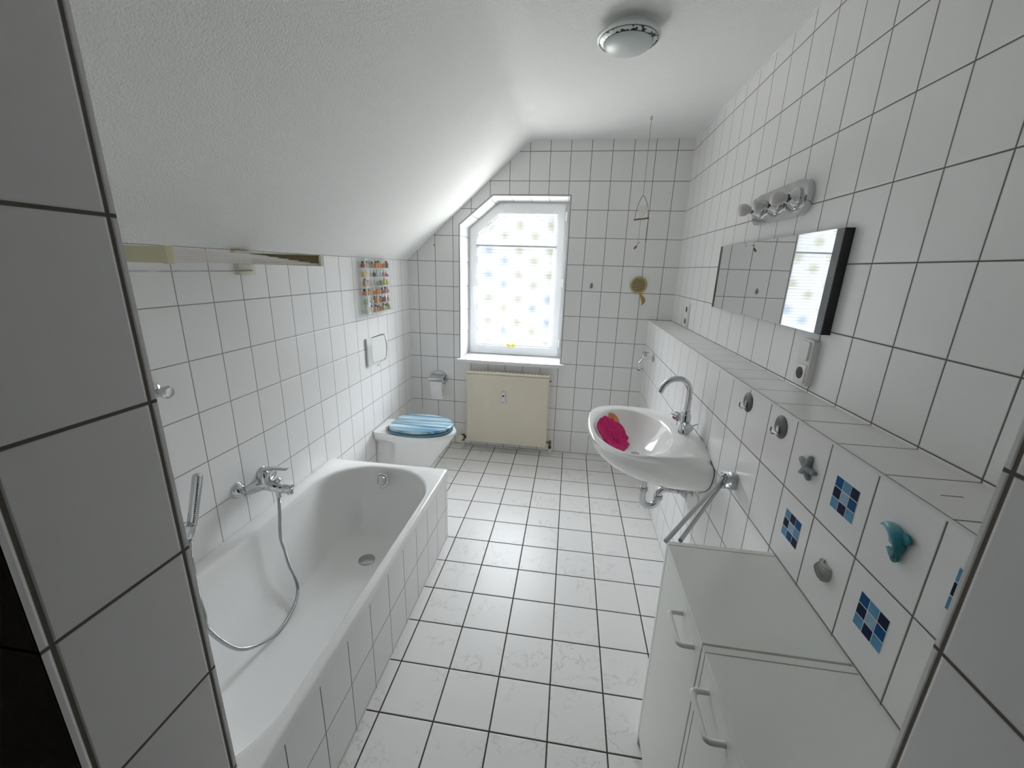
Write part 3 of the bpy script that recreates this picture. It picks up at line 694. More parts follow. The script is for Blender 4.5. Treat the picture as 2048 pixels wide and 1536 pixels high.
for r, row in enumerate(rows):
    n = len(row)
    for j, (liq, cap, shp) in enumerate(row):
        y = CY0+0.024+j*(CY1-CY0-0.048)/(n-1)
        bottle(y, shz[r]+0.0002, XL+0.030+0.003*((j*5+r) % 3-1), liq, cap, shp, '%s perfume miniature with %s cap, %s from left on the %s case shelf' % (liq, cap, ordn[j], shn[r]), j+r)

# ------------------------------------------------------------ flush plate
fp = thing('flush_plate', 'white two-part toilet flush plate on the tiled left wall', 'flush plate', (XL, -0.645, 0.98))
FY0, FY1, FZ0, FZ1 = -0.80, -0.49, 0.888, 1.078
bm = BM(); add_box(bm, XL, XL+0.004, FY0+0.004, FY1-0.004, FZ0+0.004, FZ1-0.004); finish('shadow_gap', bm, M_black, fp, smooth=False)  # black sheet painting in the shadow gap between plate and wall
def wing(s):
    bm = BM(); N = 12; rings = []
    for i in range(N+1):
        v = i/N; z = FZ0+(FZ1-FZ0)*v; b = math.sin(PI*v)
        yo = FY0 if s < 0 else FY1; yi = (FY0+0.062-0.024*b) if s < 0 else (FY1-0.062+0.024*b)
        x0 = XL+0.004; rings.append([(x0, yo, z), (x0+0.012, yo, z), (x0+0.020+0.006*b, yi-0.004*s*0, z), (x0, yi, z)])
    add_loft(bm, rings, True, True); return bm
finish('side_wing', wing(-1), M_plastic, fp, angle=30); finish('side_wing', wing(1), M_plastic, fp, angle=30)
bm = BM(); N = 12; L = []; Rr = []
for i in range(N+1):
    v = i/N; z = FZ0+0.008+(FZ1-FZ0-0.016)*v; b = math.sin(PI*v)
    L.append((FY0+0.066-0.024*b, z)); Rr.append((FY1-0.066+0.024*b, z))
add_prism(bm, L+list(reversed(Rr)), lambda a, b, t: (t, a, b), XL+0.004, XL+0.024, 0.003); finish('flush_button', bm, M_plastic, fp)

# ------------------------------------------------------------ toilet
YT = -0.655
wc = thing('toilet', 'white wall-hung toilet with a blue plank-print lid beside the bathtub', 'toilet', (XL, YT, 0.06))
def resample(poly, n, c):
    """closed outline by angle about c"""
    out = []; m = len(poly)
    for k in range(n):
        a = 2*PI*k/n; dx, dy = math.cos(a), math.sin(a); best = None
        for i in range(m):
            (x1, y1), (x2, y2) = poly[i], poly[(i+1) % m]
            ex, ey = x2-x1, y2-y1; den = dx*ey-dy*ex
            if abs(den) < 1e-12: continue
            t = ((x1-c[0])*ey-(y1-c[1])*ex)/den; s = ((x1-c[0])*dy-(y1-c[1])*dx)/den
            if t > 0 and -1e-9 <= s <= 1+1e-9 and (best is None or t > best): best = t
        out.append((c[0]+dx*best, c[1]+dy*best))
    return out
def wc_outline(front, hw, back, waist=1.0, n=40):
    P = []
    for k in range(n+1):
        a = PI*k/n   # near side round the front to the far side
        xm = XL+0.30*(front-XL)/0.575
        L = front-xm
        if k == 0:
            for xx, f in ((0.0, back), (0.06, back+(hw-back)*0.2*waist-0.0), (0.12, back+(hw-back)*0.5*waist), (0.2, back+(hw-back)*0.85)):
                P.append((XL+xx*(front-XL)/0.575, YT-f))
        P.append((xm+L*math.sin(a)**0.92, YT-hw*math.cos(a)))
    for xx, f in reversed(((0.0, back), (0.06, back+(hw-back)*0.2*waist), (0.12, back+(hw-back)*0.5*waist), (0.2, back+(hw-back)*0.85))):
        P.append((XL+xx*(front-XL)/0.575, YT+f))
    return P
spec = [(0.400, -0.720, 0.168, 0.130, 1), (0.402, -0.712, 0.176, 0.135, 1), (0.394, -0.706, 0.180, 0.138, 1), (0.375, -0.708, 0.180, 0.138, 1), (0.350, -0.722, 0.176, 0.134, 1), (0.335, -0.732, 0.171, 0.118, 0.3), (0.31, -0.748, 0.165, 0.100, -0.6), (0.27, -0.778, 0.155, 0.095, -0.6),
        (0.21, -0.822, 0.140, 0.092, -0.4), (0.15, -0.866, 0.122, 0.090, -0.2), (0.095, -0.905, 0.105, 0.086, 0), (0.070, -0.930, 0.090, 0.080, 0), (0.060, -0.975, 0.07, 0.066, 0)]
R = []
for z, fr_, hw, bk, ws in spec:
    c0 = ((XL*0.45+fr_*0.55), YT); R.append([(a, b, z) for a, b in resample(wc_outline(fr_, hw, bk, ws), 72, c0)])
bm = BM(); add_loft(bm, R, True, True); finish('bowl', bm, M_porc, wc, angle=55)
bm = BM(); add_prism(bm, [(a, b) for a, b in wc_outline(-0.9, 0.10, 0.134, 1)][:3]+[(XL+0.002, YT-0.134)], lambda a, b, t: (a, b, t), 0.2, 0.201) ; bm.free()
def seat_outline(inset=0.0):
    P = []
    for k in range(41):
        a = PI*k/40; P.append((-0.975+(0.245-inset)*math.sin(a)**0.95, YT-(0.182-inset)*math.cos(a)))
    P += [(-1.06, YT+0.177-inset), (-1.13, YT+0.155-inset), (-1.172+inset, YT+0.118), (-1.182+inset, YT+0.05), (-1.182+inset, YT-0.05), (-1.172+inset, YT-0.118), (-1.13, YT-0.155+inset), (-1.06, YT-0.177+inset)]
    return P
def slab(z0, z1, r, tilt=0.0):
    bm = BM(); o = seat_outline
    rings = [[(a, b, z) for a, b in resample(o(i), 80, (-0.96, YT))] for i, z in ((r, z0), (0.0, z0+r*0.8), (0.0, z1-r), (r*0.4, z1-r*0.3), (r*1.2, z1), (0.10, z1+0.001))]
    add_loft(bm, rings, True, True); return bm
finish('seat_ring', slab(0.404, 0.424, 0.006), M_seatring, wc, angle=50)
lid = finish('lid', slab(0.4265, 0.448, 0.007), [M_lid], wc, angle=50); lid['label'] = 'lid printed with blue and white sea-worn planks'
for s in (-1, 1):
    bm = BM(); add_cyl(bm, (-1.195, YT+0.075*s-0.022, 0.418), (-1.195, YT+0.075*s+0.022, 0.418), 0.011, seg=16); add_cyl(bm, (-1.195, YT+0.075*s, 0.400), (-1.195, YT+0.075*s, 0.415), 0.014, seg=16); finish('hinge', bm, M_chrome_d, wc)

# toilet brush behind
bm = BM(); add_lathe(bm, (-1.17, -0.10, 0.0), (0, 0, 1), [(0.050, 0), (0.053, 0.004), (0.045, 0.12), (0.044, 0.13), (0.015, 0.135)], 24)
tb = thing('toilet_brush', 'white toilet brush standing in its pot behind the toilet', 'toilet brush', (-1.17, -0.10, 0.0)); finish('pot', bm, M_plastic, tb)
bm = BM(); add_tube(bm, bez([(-1.17, -0.10, 0.13), (-1.164, -0.098, 0.28), (-1.150, -0.095, 0.37), (-1.143, -0.093, 0.415)], 5), [0.008]*5+[0.009]*5+[0.010]*5+[0.007], 12); finish('handle', bm, M_plastic, tb)

# ------------------------------------------------------------ toilet roll holder
rh = thing('toilet_roll_holder', 'chrome toilet roll holder with a curved lid on the window wall', 'toilet roll holder', (-1.04, 0.0, 0.62))
bm = BM(); add_prism(bm, [(-1.04+0.078*math.cos(a), 0.628+0.052*math.sin(a)) for a in [PI*k/16 for k in range(17)]]+[(-1.118, 0.60), (-0.962, 0.60)], fy, -0.010, 0.0, 0.003); finish('back_plate', bm, M_chrome_d, rh)
bm = BM(); rings = []
for i in range(9):
    a = PI/2*i/8; yy = -0.008-0.092*math.sin(a*0.95); zz = 0.622+0.030*math.cos(a)
    rings.append([(-1.105, yy, zz), (-0.972, yy, zz), (-0.972, yy+0.001, zz-0.004), (-1.105, yy+0.001, zz-0.004)])
add_loft(bm, rings, True, True); finish('lid', bm, M_chrome, rh, angle=30)
bm = BM(); add_tube(bm, [(-0.968, -0.006, 0.60), (-0.968, -0.060, 0.585), (-1.10, -0.060, 0.585)], 0.005, 10); finish('arm', bm, M_chrome, rh)
rp = thing('toilet_roll', 'white toilet roll with a hanging sheet on the chrome holder', 'toilet roll', (-1.035, -0.058, 0.585))
bm = BM(); 
prof = [(0.014, 0), (0.044, 0), (0.044, 0.10), (0.014, 0.10), (0.014, 0)]
add_tube(bm, [(-1.088, -0.058, 0.578), (-0.988, -0.058, 0.578)], 0.040, 28); finish('paper_core_roll', bm, M_paper, rp)
bm = BM(); rings = []
for i in range(11):
    t = i/10; z = 0.585-0.135*t; y = -0.099-0.006*math.sin(3*t); dx = 0.012*t
    rings.append([(-1.088+dx, y, z), (-0.988+dx, y-0.002, z), (-0.988+dx, y+0.0008, z), (-1.088+dx, y+0.0028, z)])
add_loft(bm, rings, True, True); finish('loose_sheet', bm, M_paper, rp)

# ------------------------------------------------------------ wash basin
sk = thing('wash_basin', 'white oval wall-hung wash basin on the half-height tiled wall', 'wash basin', (XK, -1.444, 0.60))
YS = -1.444
topn = [(0.6865, -1.725), (0.660, -1.731), (0.625, -1.742), (0.567, -1.76), (0.482, -1.775), (0.41, -1.779), (0.358, -1.777), (0.307, -1.765), (0.262, -1.738), (0.227, -1.692), (0.204, -1.625), (0.194, -1.54), (0.191, YS)]
TOP = topn+[(x, 2*YS-y) for x, y in reversed(topn[:-1])]
def halfE(L, b, e=0.9, e2=1.0, n=48):
    return [(XK-0.0005-L*max(math.sin(PI*k/n), 0)**e, YS-b*math.copysign(abs(math.cos(PI*k/n))**e2, math.cos(PI*k/n))) for k in range(n+1)]
def mixp(P, Q, n, cP, cQ, f):
    a = wring(P); b = wring(Q); return [((1-f)*p[0]+f*q[0], (1-f)*p[1]+f*q[1]) for p, q in zip(a, b)]
NF, NW = 64, 32; NN = NF+NW; cT = (0.44, YS)
def wring(P):
    """open outline from the near wall point round the front to the far one -> NF points by length, then NW along the wall"""
    L = [0.0]
    for a, b in zip(P, P[1:]): L.append(L[-1]+math.dist(a, b))
    out = []; i = 0
    for k in range(NF):
        t = L[-1]*k/(NF-1)
        while i < len(P)-2 and L[i+1] < t: i += 1
        f = (t-L[i])/max(L[i+1]-L[i], 1e-9); out.append((P[i][0]+(P[i+1][0]-P[i][0])*f, P[i][1]+(P[i+1][1]-P[i][1])*f))
    a, b = out[-1], out[0]
    for k in range(1, NW+1): f = k/(NW+1); out.append((a[0]+(b[0]-a[0])*f, a[1]+(b[1]-a[1])*f))
    return out
def deckz(x, y): 
    t = min(max((x-0.50)/0.187, 0), 1); q = min(max((abs(y-YS)-0.14)/0.16, 0), 1)
    return 0.838+0.018*t*t*(3-2*t)-0.040*(q*q*(3-2*q))*t*t
R = []
# lower body from the bottom up to the rim
lower = [(0.603, 0.185, 0.09, 0.8), (0.606, 0.215, 0.125, 0.8), (0.618, 0.255, 0.165, 0.8), (0.640, 0.310, 0.215, 0.8), (0.670, 0.372, 0.262, 0.8), (0.700, 0.420, 0.297, 0.8), (0.735, 0.458, 0.322, 0.82), (0.770, 0.482, 0.333, 0.82), (0.797, 0.492, 0.334, 0.84)]
for z, L, b, e in lower:
    R.append([(x, y, z) for x, y in wring(halfE(L, b, e, 0.85))])
E8 = halfE(0.4955, 0.336, 0.84, 0.86)
for f, z in ((0.35, 0.815), (0.8, 0.829)):
    R.append([(x, y, z+(deckz(x, y)-0.838)*f) for x, y in mixp(E8, TOP, NN, cT, cT, f)])
T_ = wring(TOP)
def ins(P, c, k): return [(c[0]+(x-c[0])*k if x < XK-0.003 or True else x, c[1]+(y-c[1])*k) for x, y in P]
R.append([(min(x, XK-0.0005), y, deckz(x, y)) for x, y in ins(T_, cT, 0.985)])
R.append([(min(x, XK-0.0005) if x < 0.66 else XK-0.0005, y, deckz(x, y)+0.002) for x, y in ins(T_, cT, 0.96)])
bc = (0.397, -1.468); BA, BB = 0.177, 0.284
A_ = [-0.25*PI-1.5*PI*k/(NF-1) for k in range(NF)]+[0.25*PI-0.5*PI*k/(NW+1) for k in range(1, NW+1)]
def ell(k): return [(bc[0]+BA*k*math.cos(a), bc[1]+BB*k*math.sin(a)) for a in A_]
Rr_ = [(x, y) for x, y, z in R[-1]]
E1 = ell(1.03)
R.append([((a[0]+b[0])/2, (a[1]+b[1])/2, deckz((a[0]+b[0])/2, (a[1]+b[1])/2)+0.0015) for a, b in zip(Rr_, E1)])
R.append([(x, y, deckz(x, y)+0.001) for x, y in E1])
for s in (1.0, 0.985, 0.96, 0.92, 0.86, 0.78, 0.68, 0.56, 0.42, 0.28, 0.14, 0.08):
    z = 0.712+0.124*s**2.6
    R.append([(x+0.03*(1-s), y, z if s < 1 else 0.8365) for x, y in ell(s)])
bm = BM(); add_loft(bm, R, True, True); finish('bowl', bm, M_porc, sk, angle=70)
bm = BM(); add_lathe(bm, (0.427, -1.468, 0.7105), (0, 0, 1), [(0.022, 0), (0.022, 0.003), (0.012, 0.005), (0, 0.003)], 24); finish('drain', bm, M_chrome, sk)
bm = BM(); add_lathe(bm, (0.568, -1.500, 0.815), (-0.9, 0, 0.45), [(0.0, -0.003), (0.0085, -0.002), (0.0085, 0.0015), (0, 0.0016)], 16); finish('overflow_hole', bm, M_black, sk)
# dark silicone joint at the wall
bm = BM(); P = [(0.84, -1.45)]
js = []
for ring in R[:11]:
    c_ = [p for p in ring if p[0] > XK-0.004 and p[1] < YS]
    if c_: js.append(min(c_, key=lambda p: p[1])[1:])
js = js[:-1]+[(y_, deckz(XK, y_)+0.001) for y_ in (-1.69, -1.64, -1.58, -1.50, -1.40, -1.30, -1.20)]
add_tube(bm, bez([(XK-0.001, y, z) for y, z in js], 5), 0.0022, 6); finish('silicone_joint', bm, M_grey, sk)

# pillar tap
ft = thing('basin_tap', 'tall chrome swan-neck tap with side knobs on the wash basin', 'tap', (0.628, -1.495, 0.852))
YF = -1.495
bm = BM(); add_lathe(bm, (0.628, YF, 0.852), (0, 0, 1), [(0.025, 0), (0.0255, 0.004), (0.0235, 0.008), (0.0235, 0.085), (0.021, 0.09), (0.016, 0.098), (0.016, 0.108)], 28); finish('body', bm, M_chrome, ft)
bm = BM(); add_tube(bm, bez([(0.628, YF, 0.95), (0.630, YF, 1.02), (0.626, YF, 1.065), (0.606, YF, 1.096), (0.572, YF, 1.108), (0.538, YF, 1.098), (0.512, YF, 1.070), (0.500, YF, 1.040)], 8), 0.0128, 18); finish('spout', bm, M_chrome, ft)
for dx_, dy_, z in ((0.012, -1, 0.895), (-0.6, 1, 0.915)):
    d_ = Vector((dx_, dy_, 0)).normalized(); o_ = Vector((0.628, YF, z))+d_*0.018
    bm = BM(); add_lathe(bm, o_, d_, [(0.013, 0), (0.013, 0.014), (0.022, 0.018), (0.022, 0.040), (0.019, 0.043), (0, 0.043)], 24)
    kn = finish('knob', bm, M_chrome, ft)
    bm = BM(); u_, v_ = frame_of(d_)
    for k in range(3):
        a = 0.6+2*PI*k/3; r_ = Vector((math.cos(a)*d_.y, -math.cos(a)*d_.x, math.sin(a)))
        add_tube(bm, [o_+d_*0.03+r_*0.018, o_+d_*0.03+r_*0.046], [0.0035, 0.0025], 8)
    finish('lever_pin', bm, M_chrome, kn)

# trap and valves below
tp = thing('basin_trap', 'chrome U-bend waste pipe under the wash basin', 'waste pipe', (0.49, -1.47, 0.44))
yt = -1.47
bm = BM(); add_lathe(bm, (0.487, yt, 0.612), (0, 0, -1), [(0.030, 0), (0.030, 0.006), (0.019, 0.012)], 24); add_cyl(bm, (0.487, yt, 0.61), (0.487, yt, 0.535), 0.0165)
finish('tailpiece', bm, M_chrome, tp)
bm = BM(); add_cyl(bm, (0.487, yt, 0.538), (0.487, yt, 0.522), 0.0215, seg=24); finish('union_nut', bm, M_chrome_d, tp)
bm = BM(); add_tube(bm, bez([(0.487, yt, 0.53), (0.487, yt, 0.48), (0.497, yt, 0.450), (0.523, yt, 0.436), (0.550, yt, 0.448), (0.562, yt, 0.472), (0.563, yt, 0.492)], 6), 0.0175, 18); finish('u_bend', bm, M_chrome, tp)
bm = BM(); add_cyl(bm, (0.563, yt, 0.484), (0.563, yt, 0.500), 0.0225, seg=24); finish('union_nut', bm, M_chrome_d, tp)
bm = BM(); add_tube(bm, bez([(0.563, yt, 0.495), (0.566, yt, 0.518), (0.583, yt, 0.534), (0.61, yt, 0.538), (0.684, yt, 0.534)], 6), 0.0165, 18); finish('wall_pipe', bm, M_chrome, tp)
bm = BM(); add_lathe(bm, (XK, yt, 0.534), (-1, 0, 0), [(0.034, 0), (0.034, 0.004), (0.022, 0.020), (0.018, 0.021)], 28); finish('wall_rose', bm, M_chrome_d, tp)
for y, z, lb in ((-1.40, 0.585, 'chrome angle valve under the wash basin, left of the waste pipe rose'), (-1.555, 0.585, 'chrome angle valve under the wash basin, right of the waste pipe rose')):
    bm = BM(); add_lathe(bm, (XK, y, z), (-1, 0, 0), [(0.026, 0), (0.026, 0.003), (0.012, 0.009), (0.010, 0.03), (0.013, 0.032), (0.013, 0.045), (0.016, 0.047), (0.016, 0.062), (0, 0.063)], 20)
    add_cyl(bm, (XK-0.036, y, z), (XK-0.036, y, z+0.05), 0.0065, seg=12)
    solo('angle_valve', bm, M_chrome_d, (XK, y, z), lb, 'valve', 'angle valves under the basin')

# pink cloth in the basin
def basin_z(x, y):
    s = math.hypot((x-0.03*0-0.397)/BA, (y-bc[1])/BB); return 0.712+0.124*min(s, 1.0)**2.6
OUTL = [(0.238, -1.42), (0.244, -1.37), (0.262, -1.31), (0.290, -1.262), (0.318, -1.262), (0.334, -1.235), (0.362, -1.246), (0.392, -1.264), (0.398, -1.30), (0.414, -1.33), (0.398, -1.362), (0.408, -1.395), (0.375, -1.46), (0.350, -1.575), (0.325, -1.62), (0.300, -1.565), (0.285, -1.50), (0.262, -1.455)]
def blob_cloth(outl, seed, lift, amp):
    c = (sum(p[0] for p in outl)/len(outl), sum(p[1] for p in outl)/len(outl)); NA, NR = 72, 16; rs = resample(outl, NA, c)
    bm = BM(); V = []
    for i in range(NR+1):
        f = i/NR; ring = []
        for k, (x, y) in enumerate(rs):
            px = c[0]+(x-c[0])*max(f, 0.02); py = c[1]+(y-c[1])*max(f, 0.02)
            nz = noise.noise(Vector((px*26+seed, py*19, 0.3)))+0.5*noise.noise(Vector((px*60, py*50+seed, 1.3)))
            rid = abs(noise.noise(Vector((px*18, py*30, seed))))
            z = basin_z(px+0.0, py)+0.004+lift*(1-f**3)+amp*(nz*0.8+rid)*(1-0.5*f**4)
            ring.append(bm.verts.new((px+0.004*nz, py, max(z, basin_z(px, py)+0.002))))
        V.append(ring)
    for a, b in zip(V, V[1:]):
        for k in range(NA): bm.faces.new((a[k], a[(k+1) % NA], b[(k+1) % NA], b[k]))
    bm.faces.new(V[0]); return bm
co = solo('cleaning_cloth', blob_cloth(OUTL, 3.1, 0.012, 0.020), M_pink, (0.33, -1.40, 0.75), 'crumpled bright pink cloth lying in the wash basin', 'cloth', angle=60)
md = co.modifiers.new('thick', 'SOLIDIFY'); md.thickness = 0.0025; md.offset = 1
O2 = [(0.338+0.030*math.cos(2*PI*k/12), -1.248+0.030*math.sin(2*PI*k/12)) for k in range(12)]
co2 = solo('sponge_cloth', blob_cloth(O2, 8.4, 0.010, 0.008), M_orange, (0.338, -1.248, 0.79), 'small orange cloth peeking out behind the pink cloth', 'cloth', angle=60)

# ------------------------------------------------------------ things on the right wall
mi = thing('wall_mirror', 'long frameless mirror with black end strips on the right wall', 'mirror', (XR, -1.5, 1.40))
MY0, MY1, MZ0, MZ1, MD = -1.993, -0.965, 1.396, 1.706, 0.026
bm = BM(); add_box(bm, XR-MD+0.003, XR, MY0+0.001, MY1-0.001, MZ0+0.001, MZ1-0.001); finish('backing', bm, M_black, mi, smooth=False)
bm = BM(); add_box(bm, XR-MD, XR-MD+0.003, MY0+0.037, MY1-0.028, MZ0, MZ1); finish('glass', bm, M_mirror, mi, smooth=False)
for y0, y1 in ((MY0, MY0+0.0365), (MY1-0.0275, MY1)):
    bm = BM(); add_box(bm, XR-MD-0.0005, XR-MD+0.003, y0, y1, MZ0, MZ1, 0.0005); finish('end_strip', bm, M_blackg, mi, smooth=False)
bm = BM(); add_box(bm, XR-MD, XR-0.0005, MY0-0.002, MY0+0.001, MZ0, MZ1); finish('side_trim', bm, M_black, mi, smooth=False)

wl = thing('vanity_light', 'chrome wall light bar with three round bulbs above the mirror', 'wall lamp', (XR, -1.51, 1.83))
LY0, LY1, LZ0, LZ1 = -1.735, -1.295, 1.773, 1.893
bm = BM(); add_prism(bm, rrect((LY0+LY1)/2, (LZ0+LZ1)/2, (LY1-LY0)/2, (LZ1-LZ0)/2, 0.058, 10), lambda a, b, t: (t, a, b), XR, XR-0.024, 0.004); finish('back_plate', bm, M_chrome, wl)
for y in (-1.365, -1.515, -1.665):
    zc = 1.833
    bm = BM(); add_lathe(bm, (XR-0.024, y, zc), (-1, 0, 0), [(0.036, 0), (0.037, 0.006), (0.030, 0.016), (0.020, 0.024), (0.018, 0.030)], 28); cup = finish('socket_cup', bm, M_chrome, wl)
    bm = BM(); add_lathe(bm, (XR-0.048, y, zc), (-1, 0, 0), [(0.0135, 0.010), (0.0150, 0.018), (0.0215, 0.026), (0.0250, 0.038), (0.0245, 0.050), (0.0190, 0.0585), (0.009, 0.0625), (0, 0.063)], 28); finish('bulb', bm, M_bulb, cup)
    bm = BM(); add_cyl(bm, (XR-0.048, y, zc), (XR-0.060, y, zc), 0.0135); finish('bulb_cap', bm, M_grey, cup)

def socket_unit(name, label, y0, y1, z0, z1, switch, depth):
    t = thing(name, label, 'socket', (XR, (y0+y1)/2, z0))
    bm = BM(); add_prism(bm, rrect((y0+y1)/2, (z0+z1)/2, (y1-y0)/2, (z1-z0)/2, 0.008, 5), lambda a, b, q: (q, a, b), XR, XR-depth, 0.003); finish('housing', bm, M_plastic, t)
    yc = (y0+y1)/2; h = (z1-z0)/2
    for k, zc in enumerate((z1-h*0.5, z0+h*0.5)):
        if k == 0 and switch:
            bm = BM(); add_prism(bm, rrect(yc, zc, 0.027, 0.031, 0.005, 4), lambda a, b, q: (q, a, b), XR-depth, XR-depth-0.007, 0.003); finish('rocker_switch', bm, M_plastic, t)
        else:
            bm = BM(); add_prism(bm, rrect(yc, zc, 0.030, 0.030, 0.005, 4), lambda a, b, q: (q, a, b), XR-depth, XR-depth-0.004, 0.002); pf = finish('socket_frame', bm, M_plastic, t)
            bm = BM(); add_lathe(bm, (XR-depth-0.0042, yc, zc), (-1, 0, 0), [(0.0, 0), (0.0195, 0), (0.0195, 0.0006), (0, 0.0006)], 24); finish('socket_recess', bm, M_hole, pf)
            bm = BM()
            for s in (-1, 1): add_cyl(bm, (XR-depth-0.0046, yc+0.008*s, zc), (XR-depth-0.0056, yc+0.008*s, zc), 0.003, seg=10)
            finish('socket_contact', bm, M_black, pf)
    return t
socket_unit('switch_socket', 'white light switch with a socket below it, under the mirror', -1.962, -1.885, 1.222, 1.372, True, 0.020)
socket_unit('double_socket', 'white double wall socket above the ledge near the window wall', -0.475, -0.395, 1.215, 1.372, False, 0.010)

def hook(y, z, lb):
    t = thing('suction_hook', lb, 'hook', (XK, y, z), 'round grey hooks on the half-height wall')
    bm = BM(); add_lathe(bm, (XK, y, z), (-1, 0, 0), [(0.0335, 0), (0.0335, 0.002), (0.030, 0.004), (0.010, 0.0055), (0, 0.0055)], 36); finish('disc', bm, M_grey, t)
    bm = BM(); add_box(bm, XK-0.010, XK-0.004, y-0.006, y+0.006, z-0.022, z+0.004, 0.002)
    add_tube(bm, bez([(XK-0.008, y, z-0.018), (XK-0.020, y, z-0.022), (XK-0.027, y, z-0.014), (XK-0.027, y, z-0.001)], 5), 0.0024, 8)
    add_tube(bm, [(XK-0.013, y-0.012, z-0.018), (XK-0.013, y+0.012, z-0.018)], 0.0022, 8)
    finish('peg', bm, M_chrome, t)
hook(-1.945, 1.151, 'round grey adhesive hook on the half-height wall, the one nearer the basin tap')
hook(-2.174, 1.151, 'round grey adhesive hook on the half-height wall, the one beside the starfish')

# starfish
bm = BM(); c0 = (-2.3365, 1.106); tips = [(-2.302, 1.117), (-2.341, 1.139), (-2.374, 1.107), (-2.353, 1.077), (-2.311, 1.081)]
for i, tpt in enumerate(tips):
    bend = (0.003 if i in (0, 3) else -0.003)
    mid = ((c0[0]+tpt[0])/2+bend, (c0[1]+tpt[1])/2+bend)
    pts = bez([(XK-0.006, *c0), (XK-0.007, *mid), (XK-0.004, *tpt)], 5)
    add_tube(bm, pts, [0.0098-0.0050*k/(len(pts)-1) if k < len(pts)-1 else 0.0022 for k in range(len(pts))], 12)
add_lathe(bm, (XK-0.001, *c0), (-1, 0, 0), [(0.013, 0), (0.012, 0.006), (0.006, 0.012), (0, 0.013)], 16)
solo('starfish_ornament', bm, M_star, (XK, *c0), 'grey starfish ornament stuck on the half-height wall', 'ornament', angle=80)

# scallop shell
bm = BM(); cs = Vector((XK, -2.487, 0.909)); hinge = Vector((-2.466, 0.934)); axd = Vector((-0.72, -1.0)).normalized(); pr = Vector((-axd.y, axd.x))
rings = []
NR_, NA_ = 10, 81
V = []
for i in range(NR_+1):
    f = i/NR_; row = []
    for k in range(NA_):
        a = (k/(NA_-1)-0.5)*2.05; L = 0.047*(0.80+0.20*math.cos(a*1.4))*f
        q = hinge+(axd*math.cos(a)*L)+(pr*math.sin(a)*L*0.86)
        dome = 0.013*math.sin(PI*min(f*0.86+0.06, 1))*math.cos(a*0.75)
        rib = 0.0030*f*math.cos(a*25)
        row.append(bm.verts.new((XK-0.0015-max(dome+rib, 0), q.x, q.y)))
    V.append(row)
for a, b in zip(V, V[1:]):
    for k in range(NA_-1): bm.faces.new((a[k], a[k+1], b[k+1], b[k]))
bmesh.ops.remove_doubles(bm, verts=bm.verts, dist=1e-5)
ret = bmesh.ops.extrude_edge_only(bm, edges=[e_ for e_ in bm.edges if e_.is_boundary])
for v in ret['geom']:
    if isinstance(v, bmesh.types.BMVert): v.co.x = XK
for s in (-1, 1):
    q0 = hinge-axd*0.004; add_prism(bm, [(q0.x, q0.y), ((hinge+pr*0.010*s).x, (hinge+pr*0.010*s).y), ((hinge+axd*0.010+pr*0.007*s).x, (hinge+axd*0.010+pr*0.007*s).y)], lambda a, b, t: (t, a, b), XK, XK-0.004)
solo('shell_ornament', bm, mat('grey_shell', (0.42, 0.42, 0.41), 0.6, var=0.35, bscale=70), tuple(cs), 'grey ribbed scallop shell ornament stuck above the cabinets', 'ornament', angle=70)

# dolphin: swept body plus fins
def dmat():
    m, t, b = new_mat('turquoise_dolphin')
    tc = t.nodes.new('ShaderNodeTexCoord'); nz = t.nodes.new('ShaderNodeTexNoise'); nz.inputs['Scale'].default_value = 35; nz.inputs['Detail'].default_value = 3
    t.links.new(tc.outputs['Object'], nz.inputs['Vector'])
    sp = t.nodes.new('ShaderNodeSeparateXYZ'); t.links.new(tc.outputs['Object'], sp.inputs[0])
    # pale blue snout and belly, deep teal back and tail (the ornament's own colouring)
    v = math_node(t, 'ADD', math_node(t, 'MULTIPLY', sp.outputs[1], 11.0), math_node(t, 'MULTIPLY', sp.outputs[2], 6.0))
    v = math_node(t, 'ADD', v, math_node(t, 'MULTIPLY', nz.outputs['Fac'], 0.25))
    cr = t.nodes.new('ShaderNodeValToRGB'); t.links.new(v, cr.inputs[0]); el = cr.color_ramp.elements
    el[0].position = 0.0; el[0].color = (0.008, 0.15, 0.19, 1); el[1].position = 0.60; el[1].color = (0.26, 0.50, 0.56, 1)
    a = el.new(0.28); a.color = (0.03, 0.27, 0.34, 1)
    t.links.new(cr.outputs[0], b.inputs['Base Color']); b.inputs['Roughness'].default_value = 0.25
    return m
spine = [(-2.594, 1.1195), (-2.600, 1.1215), (-2.606, 1.1255), (-2.615, 1.1275), (-2.625, 1.1265), (-2.634, 1.1215), (-2.6415, 1.1135), (-2.6455, 1.104), (-2.6455, 1.094), (-2.6425, 1.085), (-2.6405, 1.078)]
rad_ = [0.0010, 0.0026, 0.0058, 0.0088, 0.0108, 0.0116, 0.0112, 0.0096, 0.0076, 0.0052, 0.0036]
bm = BM(); P = bez([(XK-0.009, y, z) for y, z in spine], 4); RD = []
for i in range(len(spine)-1):
    for k in range(4): RD.append(rad_[i]+(rad_[i+1]-rad_[i])*k/4)
RD.append(rad_[-1]); add_tube(bm, P, RD, 16)
def fin(pts, th=0.0028): add_prism(bm, pts, lambda a, b, t: (t, a, b), XK-0.007+th, XK-0.007-th, 0.0022)
fin([(-2.645, 1.134), (-2.655, 1.1345), (-2.661, 1.130), (-2.6625, 1.122), (-2.658, 1.117), (-2.652, 1.113), (-2.646, 1.120)])      # dorsal
fin([(-2.622, 1.119), (-2.619, 1.109), (-2.623, 1.1005), (-2.629, 1.0985), (-2.634, 1.104), (-2.631, 1.112)])                       # flipper
